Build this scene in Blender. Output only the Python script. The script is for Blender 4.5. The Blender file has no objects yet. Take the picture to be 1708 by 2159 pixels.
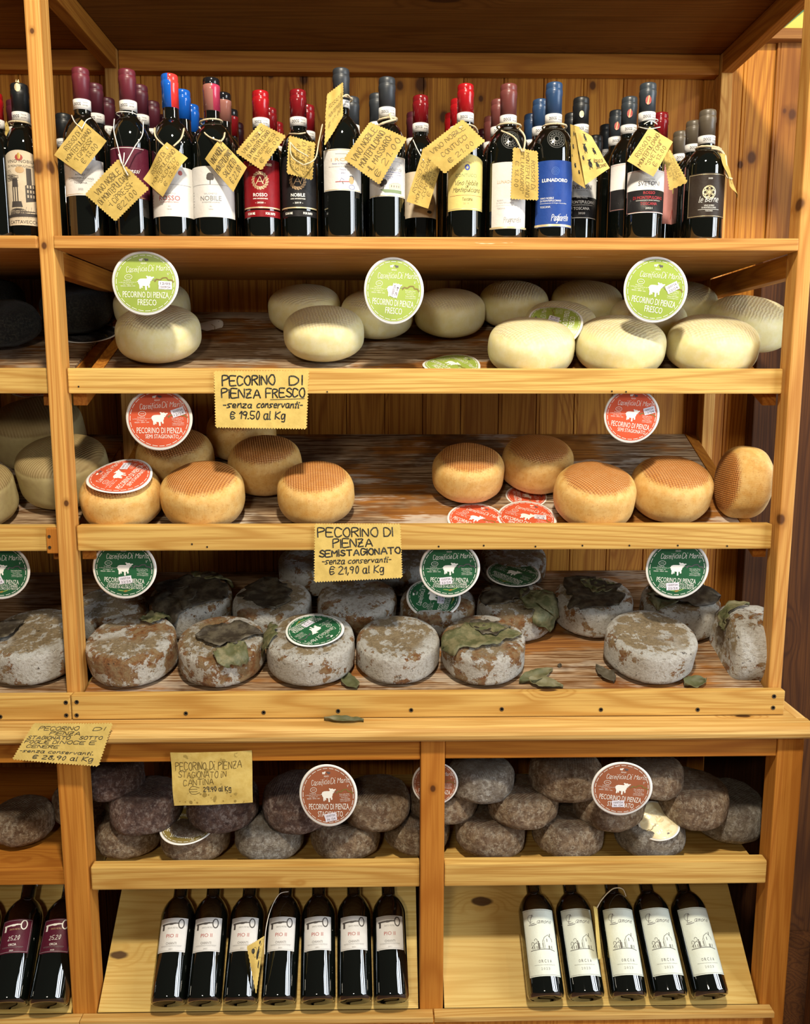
import bpy, bmesh, math, random
from mathutils import Vector, Matrix, noise
random.seed(7)
PI = math.pi
S = bpy.context.scene
C = S.collection

# ---------------------------------------------------------------- camera
F, CX, CY, H = 1789.0, 854.0, 1079.5, 1.52
def _dir(x, y): return Vector((x - CX, -(y - CY), -F)).normalized()
Yc = _dir(820, 805)
Zc = -_dir(847, 12722)
Zc = (Zc - Yc * Zc.dot(Yc)).normalized()
Xc = Yc.cross(Zc)
W2C = Matrix((Xc, Yc, Zc)).transposed()       # world -> camera axes
C2W = W2C.transposed()
cam_d = bpy.data.cameras.new('camera'); cam = bpy.data.objects.new('camera', cam_d); C.objects.link(cam)
cam_d.sensor_fit = 'VERTICAL'; cam_d.sensor_height = 36.0; cam_d.sensor_width = 36.0 * 1708 / 2159
cam_d.lens = F / 2159 * 36.0
cam_d.clip_start = 0.01
cam.matrix_world = Matrix.Translation((0, 0, H)) @ C2W.to_4x4()
S.camera = cam
def ray(px, py): return C2W @ Vector(((px - CX) / F, -(py - CY) / F, -1.0))
def at(px, py, Y):                            # the point of the plane y = Y seen at a pixel
    d = ray(px, py); t = Y / d.y
    return Vector((d.x * t, Y, H + d.z * t))
def dep(p): return -(W2C @ (Vector(p) - Vector((0, 0, H)))).z       # distance along the lens axis
def on_plane(px, py, p0, n):
    d = ray(px, py); o = Vector((0, 0, H)); t = (p0 - o).dot(n) / d.dot(n)
    return o + d * t

# ---------------------------------------------------------------- world, lamps, exposure
wd = bpy.data.worlds.new('world'); S.world = wd; wd.use_nodes = True
wd.node_tree.nodes['Background'].inputs[0].default_value = (1.0, .90, .78, 1)
wd.node_tree.nodes['Background'].inputs[1].default_value = 0.035
def area(name, loc, target, size, power, col, sy=None):
    l = bpy.data.lights.new(name, 'AREA'); l.energy = power; l.color = col; l.size = size
    if sy: l.shape = 'RECTANGLE'; l.size_y = sy
    o = bpy.data.objects.new(name, l); C.objects.link(o); o.location = loc
    o.rotation_euler = (Vector(target) - Vector(loc)).to_track_quat('-Z', 'Y').to_euler()
    return o
area('ceiling_lamp', (0.10, 0.08, 3.35), (0.1, 1.8, 1.2), .18, 82, (1.0, .89, .71))
area('fill_lamp_rear', (-0.45, -1.25, 2.30), (0.0, 1.8, 1.0), .30, 20, (1.0, .88, .70))  # unseen fill added behind the camera to brighten the lower shelf fronts
area('ceiling_spot', (1.75, 0.75, 2.75), (0.75, 2.05, 1.9), .10, 7, (1.0, .84, .60))
for wy, ww, wp in ((-.62, .42, 34), (.02, .46, 38), (.66, .30, 25)):      # the three panes of the shop window on the right
    area('shop_window', (3.0, wy, 1.75), (0.6, wy + .35, 1.45), ww, wp, (.84, .92, 1.0), 2.5)
S.view_settings.view_transform = 'Standard'; S.view_settings.look = 'None'
S.view_settings.exposure = 0.16; S.view_settings.gamma = 1.0; S.view_settings.use_curve_mapping = False

# ---------------------------------------------------------------- materials
class NT:
    def __init__(s, name):
        s.m = bpy.data.materials.new(name); s.m.use_nodes = True; s.t = s.m.node_tree
        s.b = s.t.nodes['Principled BSDF']
    def n(s, kind, **kw):
        nd = s.t.nodes.new(kind)
        for k, v in kw.items(): setattr(nd, k, v)
        return nd
    def l(s, a, b): s.t.links.new(a, b)
    def inp(s, sock, v):
        if hasattr(v, 'is_output'): s.l(v, sock)
        else: sock.default_value = v
    def math(s, op, a, b=0.0, c=0.0, clamp=False):
        nd = s.n('ShaderNodeMath', operation=op); nd.use_clamp = clamp
        for i, v in enumerate((a, b, c)): s.inp(nd.inputs[i], v)
        return nd.outputs[0]
    def vmath(s, op, a, b):
        nd = s.n('ShaderNodeVectorMath', operation=op)
        s.inp(nd.inputs[0], a); s.inp(nd.inputs[1], b); return nd.outputs[0]
    def mix(s, f, a, b, mode='MIX'):
        nd = s.n('ShaderNodeMix', data_type='RGBA', blend_type=mode); nd.clamp_factor = True
        s.inp(nd.inputs[0], f)
        s.inp(nd.inputs[6], a if hasattr(a, 'is_output') else (*a, 1)); s.inp(nd.inputs[7], b if hasattr(b, 'is_output') else (*b, 1))
        return nd.outputs[2]
    def noise(s, v, sc, det=3, rough=.55, dist=0):
        nd = s.n('ShaderNodeTexNoise'); s.l(v, nd.inputs['Vector'])
        nd.inputs['Scale'].default_value = sc; nd.inputs['Detail'].default_value = det
        nd.inputs['Roughness'].default_value = rough; nd.inputs['Distortion'].default_value = dist
        return nd.outputs['Fac']
    def ramp(s, f, lo, hi):
        nd = s.n('ShaderNodeMapRange'); nd.interpolation_type = 'SMOOTHSTEP'
        s.inp(nd.inputs[0], f); nd.inputs[1].default_value = lo; nd.inputs[2].default_value = hi
        return nd.outputs[0]
    def coord(s, offset=True):
        tc = s.n('ShaderNodeTexCoord'); v = tc.outputs['Object']
        if offset:
            oi = s.n('ShaderNodeObjectInfo')
            r = s.math('MULTIPLY', oi.outputs['Random'], 37.0)
            cb = s.n('ShaderNodeCombineXYZ')
            for i, k in enumerate((1.0, 1.7, .6)): s.l(s.math('MULTIPLY', r, k), cb.inputs[i])
            v = s.vmath('ADD', v, cb.outputs[0]); s.rnd = oi.outputs['Random']
        return v
    def bump(s, h, strength, dist=.001):
        nd = s.n('ShaderNodeBump'); nd.inputs['Strength'].default_value = strength
        nd.inputs['Distance'].default_value = dist; s.l(h, nd.inputs['Height'])
        s.l(nd.outputs[0], s.b.inputs['Normal'])
    def col(s, c): s.inp(s.b.inputs['Base Color'], c if hasattr(c, 'is_output') else (*c, 1))
    def rough(s, r): s.inp(s.b.inputs['Roughness'], r)

def pine(name, axis, light, dark, knotty=1.0, worn=0.0, planks=None, gloss=.42, white=0.0, knots=()):
    t = NT(name); v = t.coord(planks is None)
    def sc_(k, base=1.0): q = [base] * 3; q[axis] = k; return tuple(q)
    if planks:                                 # every board of a panelled wall gets a grain of its own
        sx = t.n('ShaderNodeSeparateXYZ'); t.l(v, sx.inputs[0])
        idx = t.math('FLOOR', t.math('DIVIDE', sx.outputs[0], planks))
        wn = t.n('ShaderNodeTexWhiteNoise', noise_dimensions='1D'); t.l(idx, wn.inputs['W'])
        v = t.vmath('ADD', v, t.vmath('MULTIPLY', wn.outputs['Color'], (9.0, 7.0, 5.0)))
        tone = wn.outputs['Value']
    else: tone = t.rnd
    # knots: stretched cells, each with a dark eye, and the grain flowing round it
    wob = t.noise(v, 25, 2, .5)
    kv = t.vmath('MULTIPLY', v, sc_(2.6, 6.5))
    vo = t.n('ShaderNodeTexVoronoi'); vo.inputs['Scale'].default_value = 1.0; t.l(kv, vo.inputs['Vector'])
    kd = t.math('ADD', vo.outputs['Distance'], t.math('MULTIPLY', t.math('SUBTRACT', wob, .5), .05))
    gate = t.math('LESS_THAN', t.math('FRACT', t.math('MULTIPLY', vo.outputs['Color'], 7.3)), .55)
    eye = t.math('MULTIPLY', t.ramp(kd, .115 * knotty, .075 * knotty), gate)
    halo = t.math('MULTIPLY', t.ramp(kd, .36 * knotty, .10 * knotty), gate)
    st = t.vmath('MULTIPLY', v, sc_(.055))
    n1 = t.noise(st, 7, 2, .45)
    ph = t.math('ADD', t.math('MULTIPLY', n1, 170.0), t.math('MULTIPLY', halo, 16.0))
    rings = t.math('POWER', t.math('MULTIPLY_ADD', t.math('SINE', ph), .5, .5), 3.0)
    fib = t.noise(t.vmath('MULTIPLY', v, sc_(.018)), 330, 2, .6)
    patch = t.noise(st, 4, 3, .6)
    c = t.mix(t.math('MULTIPLY', rings, .72), light, dark)
    c = t.mix(t.math('MULTIPLY', t.ramp(fib, .42, .66), .60), c, dark)
    c = t.mix(t.math('MULTIPLY', t.ramp(patch, .45, .75), .35), c, tuple(x * .6 for x in dark))
    c = t.mix(t.math('MULTIPLY', halo, .35), c, dark)
    c = t.mix(t.math('MULTIPLY_ADD', tone, .40, -.10), c, dark)
    c = t.mix(t.math('MULTIPLY', eye, .92), c, (.050, .016, .005))
    if knots:
        tc = t.n('ShaderNodeTexCoord'); raw = tc.outputs['Object']
        for (kx, ky, kz, kr) in knots:
            df = t.vmath('MULTIPLY', t.vmath('SUBTRACT', raw, (kx, ky, kz)), (1.0, .6, .75) if axis == 2 else (.7, .6, 1.0))
            nd = t.n('ShaderNodeVectorMath', operation='LENGTH'); t.l(df, nd.inputs[0])
            q = t.math('ADD', nd.outputs['Value'], t.math('MULTIPLY', t.math('SUBTRACT', wob, .5), kr * .5))
            c = t.mix(t.math('MULTIPLY', t.ramp(q, kr * 2.3, kr), .5), c, tuple(x * .7 for x in dark))
            c = t.mix(t.math('MULTIPLY', t.ramp(q, kr * 1.15, kr * .6), .9), c, (.07, .022, .007))
    if worn:
        w1 = t.noise(t.vmath('MULTIPLY', v, sc_(.35)), 7, 4, .65)
        fb = t.noise(t.vmath('MULTIPLY', v, sc_(.035)), 260, 3, .7)
        g = t.mix(t.ramp(fb, .40, .60), (.075, .033, .012), (.40, .30, .19))
        c = t.mix(t.math('MULTIPLY', t.ramp(w1, .42, .50), worn), c, g)
        w2 = t.noise(t.vmath('MULTIPLY', v, sc_(.3)), 10, 5, .7)
        c = t.mix(t.math('MULTIPLY', t.ramp(t.math('ADD', w2, t.math('MULTIPLY', fb, .3)), .68, .76), white), c, (.66, .60, .50))
        w3 = t.noise(v, 5, 4, .6)
        c = t.mix(t.math('MULTIPLY', t.ramp(w3, .50, .66), .75), c, (.040, .013, .004))
    elif white:
        w2 = t.noise(t.vmath('MULTIPLY', v, sc_(.12)), 60, 4, .7)
        c = t.mix(t.math('MULTIPLY', t.ramp(w2, .66, .70), white), c, (.85, .72, .50))
    t.col(c); t.rough(gloss + .12); t.b.inputs['Specular IOR Level'].default_value = .22
    t.bump(t.math('ADD', fib, t.math('MULTIPLY', rings, .5)), .3, .0005)
    return t.m

def flat(name, col, rough=.55, metal=0.0, emit=0, spec=.5, coat=0):
    t = NT(name); t.col(col); t.rough(rough); t.b.inputs['Metallic'].default_value = metal
    t.b.inputs['Specular IOR Level'].default_value = spec; t.b.inputs['Coat Weight'].default_value = coat
    return t.m

POST_L, POST_D = (.66, .36, .10), (.40, .17, .035)
M = {}
M['post'] = pine('pine_post', 2, (.66, .36, .095), (.42, .17, .032), .7, knots=[(-.632, 1.62, at(77, 351, 1.62).z, .011), (-.612, 1.63, at(108, 351, 1.62).z, .009), (-.618, 1.62, at(143, 1061, 1.62).z, .005), (.764, 1.62, at(1666, 1095, 1.62).z, .009), (.7615, 1.63, at(1678, 430, 1.62).z, .010), (-.628, 1.62, at(61, 65, 1.62).z, .004), (-.63, 1.62, at(86, 518, 1.62).z, .006)])
M['rail'] = pine('pine_rail', 0, (.67, .44, .130), (.42, .205, .040), .5)
M['shelf_x'] = pine('pine_shelf_edge', 0, (.56, .29, .075), (.36, .14, .025), .7, white=.6)
M['beam_x'] = pine('pine_beam', 0, (.50, .205, .028), (.30, .095, .011), .8)
M['beam_y'] = pine('pine_side_beam', 1, (.46, .185, .025), (.27, .085, .010), .8)
M['tray'] = pine('worn_shelf_board', 0, (.40, .17, .035), (.15, .05, .010), .7, worn=.9, white=.55, gloss=.5)
M['tray_dark'] = pine('dark_shelf_board', 0, (.34, .15, .04), (.13, .04, .010), .7, worn=.7, white=.3, gloss=.45)
M['counter'] = pine('pine_counter', 0, (.66, .43, .145), (.42, .21, .045), .45)
M['lpost'] = pine('pine_lower_post', 2, (.56, .235, .038), (.37, .125, .016), .8, knots=[(.085, 1.57, at(916, 1663, 1.57).z, .006)])
M['board'] = pine('pale_display_board', 0, (.66, .47, .15), (.52, .32, .075), .6)
M['wall'] = pine('pine_wall_boards', 2, (.56, .245, .035), (.28, .085, .010), 1.25, planks=.0935, knots=[(at(x, y, 2.1).x, 2.1, at(x, y, 2.1).z, r) for x, y, r in ((1585, 332, .012), (1561, 347, .007), (843, 181, .010), (887, 179, .014), (936, 247, .012), (1014, 208, .006), (1250, 181, .008), (571, 158, .007), (640, 165, .012))])
M['dark'] = pine('dark_stained_wood', 2, (.10, .034, .007), (.04, .012, .003), .8, planks=.11, gloss=.6)
M['glass'] = flat('dark_bottle_glass', (.003, .004, .003), .03, spec=.9, coat=1.0)
M['screw'] = flat('screw_metal', (.12, .10, .075), .4, .8)
M['black'] = flat('black_ink', (.012, .010, .014), .5)
M['pen'] = flat('dark_pen_ink', (.07, .045, .012), .6)
M['white_ink'] = flat('white_print', (.86, .86, .80), .5)
M['gold'] = flat('gold_print', (.65, .42, .12), .3, .6)
M['gold_leaf'] = flat('pale_gold_print', (.80, .66, .38), .35, .4)
M['red_ink'] = flat('red_print', (.55, .03, .04), .5)
M['grey_ink'] = flat('grey_print', (.20, .19, .19), .5)
M['dgrey_ink'] = flat('dark_grey_print', (.10, .09, .10), .5)
M['blue_ink'] = flat('blue_print', (.03, .06, .35), .5)
M['twine'] = flat('natural_twine', (.62, .50, .32), .9)
M['string'] = flat('white_string', (.85, .80, .70), .9)
M['tape'] = flat('clear_tape', (.75, .62, .45), .15)

def paper(name, c1, c2, rough=.75, stains=0.0):
    t = NT(name); v = t.coord()
    a = t.noise(v, 45, 4, .6); b = t.noise(v, 700, 2, .6)
    c = t.mix(t.ramp(a, .35, .7), c1, c2)
    c = t.mix(t.math('MULTIPLY', t.ramp(b, .5, .8), .3), c, tuple(x * .7 for x in c1))
    if stains:
        s = t.noise(v, 60, 3, .5); c = t.mix(t.math('MULTIPLY', t.ramp(s, .62, .68), stains), c, tuple(x * .5 for x in c2))
    t.col(c); t.rough(rough); t.bump(a, .5, .002); t.b.inputs['Specular IOR Level'].default_value = .2; return t.m
M['kraft'] = paper('yellow_kraft_paper', (.53, .38, .105), (.44, .31, .08))
M['kraft_b'] = paper('bright_yellow_paper', (.68, .50, .15), (.58, .42, .12), stains=.0)
M['kraft_s'] = paper('stained_yellow_paper', (.60, .45, .14), (.50, .35, .09), stains=.7)
M['wlabel'] = paper('white_label_paper', (.70, .69, .67), (.67, .66, .64), .5)
M['beige'] = paper('beige_label_paper', (.70, .60, .45), (.62, .52, .38), .6)
M['ylabel'] = paper('pale_yellow_label_paper', (.74, .62, .22), (.70, .58, .20), .5)
M['sticker'] = flat('lilac_white_sticker', (.74, .72, .82), .5)

def disc_mat(name, c):
    t = NT(name); v = t.coord(); a = t.noise(v, 14, 3, .5)
    t.col(t.mix(t.ramp(a, .35, .7), c, tuple(x * .82 for x in c))); t.rough(.32); return t.m
M['lime'] = disc_mat('lime_green_print', (.33, .44, .075))
M['coral'] = disc_mat('coral_red_print', (.66, .105, .045))
M['forest'] = disc_mat('forest_green_print', (.022, .115, .048))
M['brown'] = disc_mat('brown_print', (.34, .115, .055))
M['blackprint'] = disc_mat('black_print', (.02, .02, .022))
M['rim'] = flat('white_card_rim', (.85, .84, .80), .4)
M['cream_lab'] = flat('cream_label_print', (.75, .66, .42), .45)
M['olive_lab'] = flat('olive_brown_print', (.22, .16, .04), .45)

def cheese_mat(kind):
    t = NT(kind + '_rind'); v = t.coord()
    tc = t.n('ShaderNodeTexCoord'); o = tc.outputs['Object']
    sp = t.n('ShaderNodeSeparateXYZ'); t.l(o, sp.inputs[0]); x, y, z = sp.outputs
    rad = t.math('SQRT', t.math('ADD', t.math('MULTIPLY', x, x), t.math('MULTIPLY', y, y)))
    def lines(a, f): return t.math('MULTIPLY_ADD', t.math('SINE', t.math('MULTIPLY', a, f)), .5, .5)
    big = t.noise(v, 11, 3, .6); mid = t.noise(v, 38, 4, .65); fine = t.noise(v, 240, 3, .7)
    # object space: radius .5, the flat faces at z 0 and z ~.55
    if kind == 'fresh':
        c = t.mix(t.ramp(big, .35, .7), (.80, .73, .37), (.84, .79, .50))
        c = t.mix(t.math('MULTIPLY', t.ramp(mid, .5, .72), .15), c, (.70, .60, .32))
        face = t.math('MULTIPLY', t.ramp(z, .40, .50), t.ramp(rad, .48, .38))
        wob = t.math('ADD', x, t.math('MULTIPLY', big, .06))
        ln = lines(wob, 165); ln2 = lines(y, 165)
        c = t.mix(t.math('MULTIPLY', t.math('MULTIPLY', face, ln), .42), c, (.42, .32, .20))
        c = t.mix(t.math('MULTIPLY', face, .35), c, (.60, .52, .37))
        h = t.math('ADD', t.math('MULTIPLY', t.math('ADD', ln, t.math('MULTIPLY', ln2, .8)), t.math('MULTIPLY_ADD', face, .45, .03)), t.math('MULTIPLY', fine, .35))
        t.rough(.40); t.bump(h, .35, .006)
        t.b.inputs['Subsurface Weight'].default_value = .15; t.b.inputs['Subsurface Radius'].default_value = (.01, .007, .003)
    elif kind == 'semi':
        c = t.mix(t.ramp(big, .35, .7), (.82, .54, .19), (.74, .42, .11))
        c = t.mix(t.math('MULTIPLY', t.ramp(z, .30, .05), .5), c, (.80, .60, .36))
        face = t.math('MULTIPLY', t.ramp(z, .44, .50), t.ramp(t.math('ADD', rad, t.math('MULTIPLY', t.math('SUBTRACT', mid, .5), .12)), .44, .37))
        ln = lines(x, 200); ln2 = lines(y, 230)
        net = t.math('POWER', t.math('MAXIMUM', ln, t.math('MULTIPLY', ln2, .45)), 2.0)
        c = t.mix(t.math('MULTIPLY', face, .68), c, (.52, .17, .030))
        c = t.mix(t.math('MULTIPLY', t.math('MULTIPLY', face, net), .7), c, (.24, .055, .012))
        c = t.mix(t.math('MULTIPLY', t.ramp(t.math('ADD', t.math('MULTIPLY', mid, .7), t.math('MULTIPLY', fine, .3)), .54, .66), .65), c, (.50, .18, .035))
        h = t.math('ADD', t.math('MULTIPLY', t.math('ADD', ln, ln2), t.math('MULTIPLY_ADD', face, .55, .03)), t.math('MULTIPLY', fine, .35))
        t.rough(.42); t.bump(h, .5, .007)
    elif kind == 'olive':
        c = t.mix(t.ramp(big, .35, .7), (.52, .43, .20), (.46, .36, .17))
        face = t.ramp(z, .47, .50)
        c = t.mix(t.math('MULTIPLY', face, .7), c, (.24, .15, .05))
        h = t.math('ADD', t.math('MULTIPLY', lines(x, 210), t.math('MULTIPLY', face, .5)), t.math('MULTIPLY', fine, .5))
        t.rough(.55); t.bump(h, .45, .008)
    elif kind == 'black':
        c = t.mix(t.ramp(mid, .4, .7), (.018, .020, .022), (.07, .07, .055))
        h = t.math('ADD', mid, t.math('MULTIPLY', fine, .5)); t.rough(.30); t.bump(h, .8, .02)
    elif kind == 'ash':
        br = t.mix(t.ramp(mid, .35, .7), (.46, .20, .055), (.22, .07, .016))
        c = t.mix(t.ramp(big, .35, .65), br, (.50, .34, .17))
        low = t.noise(v, 3.2, 6, .72)
        mould = t.ramp(t.math('ADD', low, t.math('ADD', t.math('MULTIPLY', t.math('SUBTRACT', fine, .5), .10), t.math('MULTIPLY', t.math('SUBTRACT', t.rnd, .5), .09))), .450, .475)
        wh = t.mix(t.ramp(t.noise(v, 22, 5, .75), .48, .64), (.97, .95, .88), (.68, .62, .52))
        c = t.mix(t.math('MULTIPLY', mould, .96), c, wh)
        face = t.math('MULTIPLY', t.ramp(z, .33, .38), t.ramp(t.math('ADD', rad, t.math('MULTIPLY', t.math('SUBTRACT', big, .5), .22)), .43, .40))
        tan = t.mix(t.ramp(mid, .35, .7), (.56, .42, .24), (.36, .26, .14))
        tan = t.mix(t.math('MULTIPLY', t.ramp(t.math('ADD', t.noise(v, 8, 5, .7), t.math('MULTIPLY', fine, .1)), .58, .62), .85), tan, wh)
        c = t.mix(t.math('MULTIPLY', face, t.ramp(t.noise(v, 1.6, 1, .5), .38, .50)), c, tan)
        dk = t.ramp(t.noise(v, 15, 5, .78), .61, .65); c = t.mix(t.math('MULTIPLY', dk, .85), c, (.045, .025, .012))
        h = t.math('ADD', t.math('MULTIPLY', mid, .9), t.math('ADD', t.math('MULTIPLY', fine, .5), t.math('MULTIPLY', mould, .5))); t.rough(.55); t.bump(h, .9, .018)
    else:  # aged, greyer or browner
        cols = {'aged': ((.62, .43, .26), (.26, .14, .07), (.90, .76, .56)), 'aged_dark': ((.30, .17, .125), (.12, .06, .05), (.62, .50, .44)), 'aged_grey': ((.62, .54, .43), (.30, .23, .17), (.92, .88, .80))}[kind]
        c = t.mix(t.ramp(big, .35, .68), cols[0], cols[1])
        c = t.mix(t.math('MULTIPLY', t.ramp(t.math('ADD', t.math('MULTIPLY', t.noise(v, 16, 5, .78), .75), t.math('MULTIPLY', fine, .25)), .49, .58), .85), c, cols[2])
        face = t.math('MULTIPLY', t.ramp(z, .44, .5), t.ramp(rad, .45, .36))
        c = t.mix(t.math('MULTIPLY', face, .60), c, tuple(q * .6 for q in cols[1]))
        sm = t.ramp(t.noise(v, 5, 5, .7), .50, .60); c = t.mix(t.math('MULTIPLY', sm, .55), c, cols[1])
        pits = t.ramp(t.noise(v, 45, 4, .75), .57, .66); c = t.mix(t.math('MULTIPLY', pits, .7), c, tuple(q * .35 for q in cols[1]))
        h = t.math('ADD', t.math('ADD', mid, t.math('MULTIPLY', fine, .6)), t.math('MULTIPLY', t.math('MULTIPLY', face, lines(x, 190)), .3))
        t.rough(.62); t.bump(h, 1.0, .028)
    t.col(c); return t.m
for k in ('fresh', 'semi', 'olive', 'black', 'ash', 'aged', 'aged_dark', 'aged_grey'): M[k] = cheese_mat(k)
t = NT('dry_leaf_green'); v = t.coord(); a = t.noise(v, 9, 5, .65)
t.col(t.mix(t.ramp(a, .4, .65), (.075, .080, .030), (.17, .15, .075))); t.rough(.6); t.bump(a, .8, .002); M['leaf'] = t.m
t = NT('dry_leaf_dark'); v = t.coord(); a = t.noise(v, 8, 5, .65)
t.col(t.mix(t.ramp(a, .4, .65), (.028, .020, .012), (.085, .070, .045))); t.rough(.6); t.bump(a, .8, .002); M['leaf_d'] = t.m

# ---------------------------------------------------------------- building helpers
def link_mesh(name, verts, faces, mats, parent=None, smooth=False, idx=None, mtx=None):
    me = bpy.data.meshes.new(name); me.from_pydata([tuple(v) for v in verts], [], faces)
    for m in (mats if isinstance(mats, (list, tuple)) else [mats]): me.materials.append(m)
    if idx: me.polygons.foreach_set('material_index', idx)
    if smooth: me.polygons.foreach_set('use_smooth', [True] * len(me.polygons))
    me.update()
    o = bpy.data.objects.new(name, me); C.objects.link(o)
    if parent: o.parent = parent
    if mtx is not None: o.matrix_local = mtx
    return o
def tag(o, label, cat, group=None):
    o['label'] = label; o['category'] = cat
    if group: o['group'] = group
    return o
def thing(name, label, cat, mtx=None, group=None):
    o = bpy.data.objects.new(name, None); C.objects.link(o); o.empty_display_size = .05
    if mtx is not None: o.matrix_world = mtx
    return tag(o, label, cat, group)
def T(*p): return Matrix.Translation(p)
def box(name, x0, x1, y0, y1, z0, z1, mat, parent=None, bev=.002, quad=None, shear=0.0):
    # a bevelled board; shear = rise in z per metre of y
    bm = bmesh.new(); bmesh.ops.create_cube(bm, size=1)
    for v in bm.verts: v.co = Vector(((x0 + x1) / 2 + v.co.x * (x1 - x0), (y0 + y1) / 2 + v.co.y * (y1 - y0), (z0 + z1) / 2 + v.co.z * (z1 - z0)))
    if bev: bmesh.ops.bevel(bm, geom=bm.edges[:] , offset=bev, segments=2, affect='EDGES', profile=.6)
    if shear:
        for v in bm.verts: v.co.z += (v.co.y - y0) * shear
    me = bpy.data.meshes.new(name); bm.to_mesh(me); bm.free(); me.materials.append(mat)
    o = bpy.data.objects.new(name, me); C.objects.link(o)
    if parent: o.parent = parent
    return o
def screw(parent, px, py, Y, r=.0042):
    p = at(px, py, Y); vs = []; fs = []; n = 12
    for k, (rr, d) in enumerate(((r, .0), (r, .0012), (r * .55, .0012), (r * .45, .0002))):
        for i in range(n): vs.append((p.x + rr * math.cos(i * 2 * PI / n), Y - d, p.z + rr * math.sin(i * 2 * PI / n)))
    for k in range(3):
        for i in range(n): fs.append((k * n + i, k * n + (i + 1) % n, (k + 1) * n + (i + 1) % n, (k + 1) * n + i))
    fs.append(tuple(3 * n + i for i in range(n)))
    return link_mesh('screw', vs, fs, M['screw'], parent)
def tube(name, pts, r, mat, parent=None, n=6, sub=5):
    pts = [Vector(p) for p in pts]
    if len(pts) > 2:
        out = []
        for i in range(len(pts) - 1):
            p0 = pts[max(i - 1, 0)]; p1 = pts[i]; p2 = pts[i + 1]; p3 = pts[min(i + 2, len(pts) - 1)]
            for k in range(sub):
                s = k / sub
                out.append(.5 * ((2 * p1) + (p2 - p0) * s + (2 * p0 - 5 * p1 + 4 * p2 - p3) * s * s + (3 * p1 - p0 - 3 * p2 + p3) * s ** 3))
        out.append(pts[-1]); pts = out
    vs = []; fs = []
    up = Vector((.3, -1, .2)).normalized()
    for i, p in enumerate(pts):
        d = (pts[min(i + 1, len(pts) - 1)] - pts[max(i - 1, 0)]).normalized()
        a = d.cross(up); a = a.normalized() if a.length > 1e-5 else Vector((1, 0, 0)); b = d.cross(a)
        for k in range(n):
            an = k * 2 * PI / n + i * .5
            q = r * (1 + .15 * math.sin(an * 2 + i))
            vs.append(p + a * math.cos(k * 2 * PI / n) * q + b * math.sin(k * 2 * PI / n) * q)
    for i in range(len(pts) - 1):
        for k in range(n): fs.append((i * n + k, i * n + (k + 1) % n, (i + 1) * n + (k + 1) % n, (i + 1) * n + k))
    fs.append(tuple(range(n - 1, -1, -1))); fs.append(tuple((len(pts) - 1) * n + k for k in range(n)))
    return link_mesh(name, vs, fs, mat, parent, smooth=True)

# ---------------------------------------------------------------- lettering
G = {'A': '02 38 62|14 54', 'B': '02 08 48 46 05 54 53 02', 'C': '57 38 18 06 04 12 32 53', 'D': '02 08 38 56 54 32 02', 'E': '58 08 02 52|05 45', 'F': '58 08 02|05 45', 'G': '57 38 18 06 04 12 32 54 55 35', 'H': '02 08|52 58|05 55', 'I': '02 08', 'J': '48 43 22 03', 'K': '02 08|58 05 52', 'L': '08 02 52', 'M': '02 08 35 68 62', 'N': '02 08 52 58', 'O': '28 06 04 22 42 54 56 48 28', 'P': '02 08 48 57 46 05', 'Q': '28 06 04 22 42 54 56 48 28|33 61', 'R': '02 08 48 57 46 05|25 52', 'S': '57 38 17 16 35 54 53 32 03', 'T': '08 68|38 32', 'U': '08 04 22 42 54 58', 'V': '08 32 68', 'X': '08 52|58 02', 'Y': '08 35 68|35 32', 'Z': '08 58 02 52|15 45',
     '0': '28 16 14 22 32 44 46 38 28', '1': '06 28 22', '2': '07 28 47 46 02 52', '3': '08 48 25 44 43 22 03', '4': '42 48 04 54', '5': '48 08 05 35 44 43 22 03', '6': '47 28 06 03 22 43 44 25 05', '7': '08 48 12', '8': '28 07 26 44 43 22 03 04 26 47 28', '9': '46 25 06 07 28 47 46 32', '€': '57 38 18 06 04 12 32 53|06 46|04 44', ',': '13 01', '.': '02 12', '-': '05 35', '"': '08 06|28 26', "'": '18 16', '/': '02 48', ':': '03 13|06 16',
     'a': '46 16 04 12 32 46 42 52', 'b': '08 02 32 44 26 05', 'c': '46 26 04 12 42', 'd': '46 16 04 12 32 48 42', 'e': '04 44 36 16 04 12 42', 'f': '48 28 12 10|05 35', 'g': '46 16 04 12 33 46 40 10', 'h': '08 02|04 26 42', 'i': '06 02 12|08 18', 'k': '08 02|46 04 42', 'l': '08 02 12', 'm': '02 06|05 26 22|25 46 42', 'n': '02 06|04 26 36 42', 'o': '26 04 12 32 44 36 26', 'p': '06 00|06 36 44 32 02', 'r': '02 06|04 26 36', 's': '46 16 05 33 12 02', 't': '28 12 22|06 36', 'u': '06 03 12 32 46 42', 'v': '06 22 46', 'y': '06 23|46 10', 'z': '06 46 02 42', 'x': '06 42|46 02'}
def strokes_text(s, jitter=.18, slant=0.0, rng=None, join=False):
    """polylines of a hand-drawn line of writing; cap height 1, starts at x = 0"""
    rng = rng or random.Random(hash(s) % 999 if False else sum(map(ord, s)))
    out = []; x = 0
    for ch in s:
        if ch == ' ': x += 3.2; continue
        g = G.get(ch) or G.get(ch.upper())
        if not g: x += 3; continue
        mx = 0; dy = rng.uniform(-jitter, jitter) * 1.5; k = rng.uniform(.92, 1.08)
        for st in g.split('|'):
            pl = []
            for p in st.split():
                gx, gy = int(p[0]), int(p[1]); mx = max(mx, gx)
                X = x + gx * .9 * k + rng.uniform(-jitter, jitter); Y = (gy - 2) * k + dy + rng.uniform(-jitter, jitter)
                pl.append(((X + slant * Y) / 6, Y / 6))
            out.append(pl)
        x += mx * .9 + 1.5
    return out, max(.1, (x - 1.5) / 6)
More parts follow.
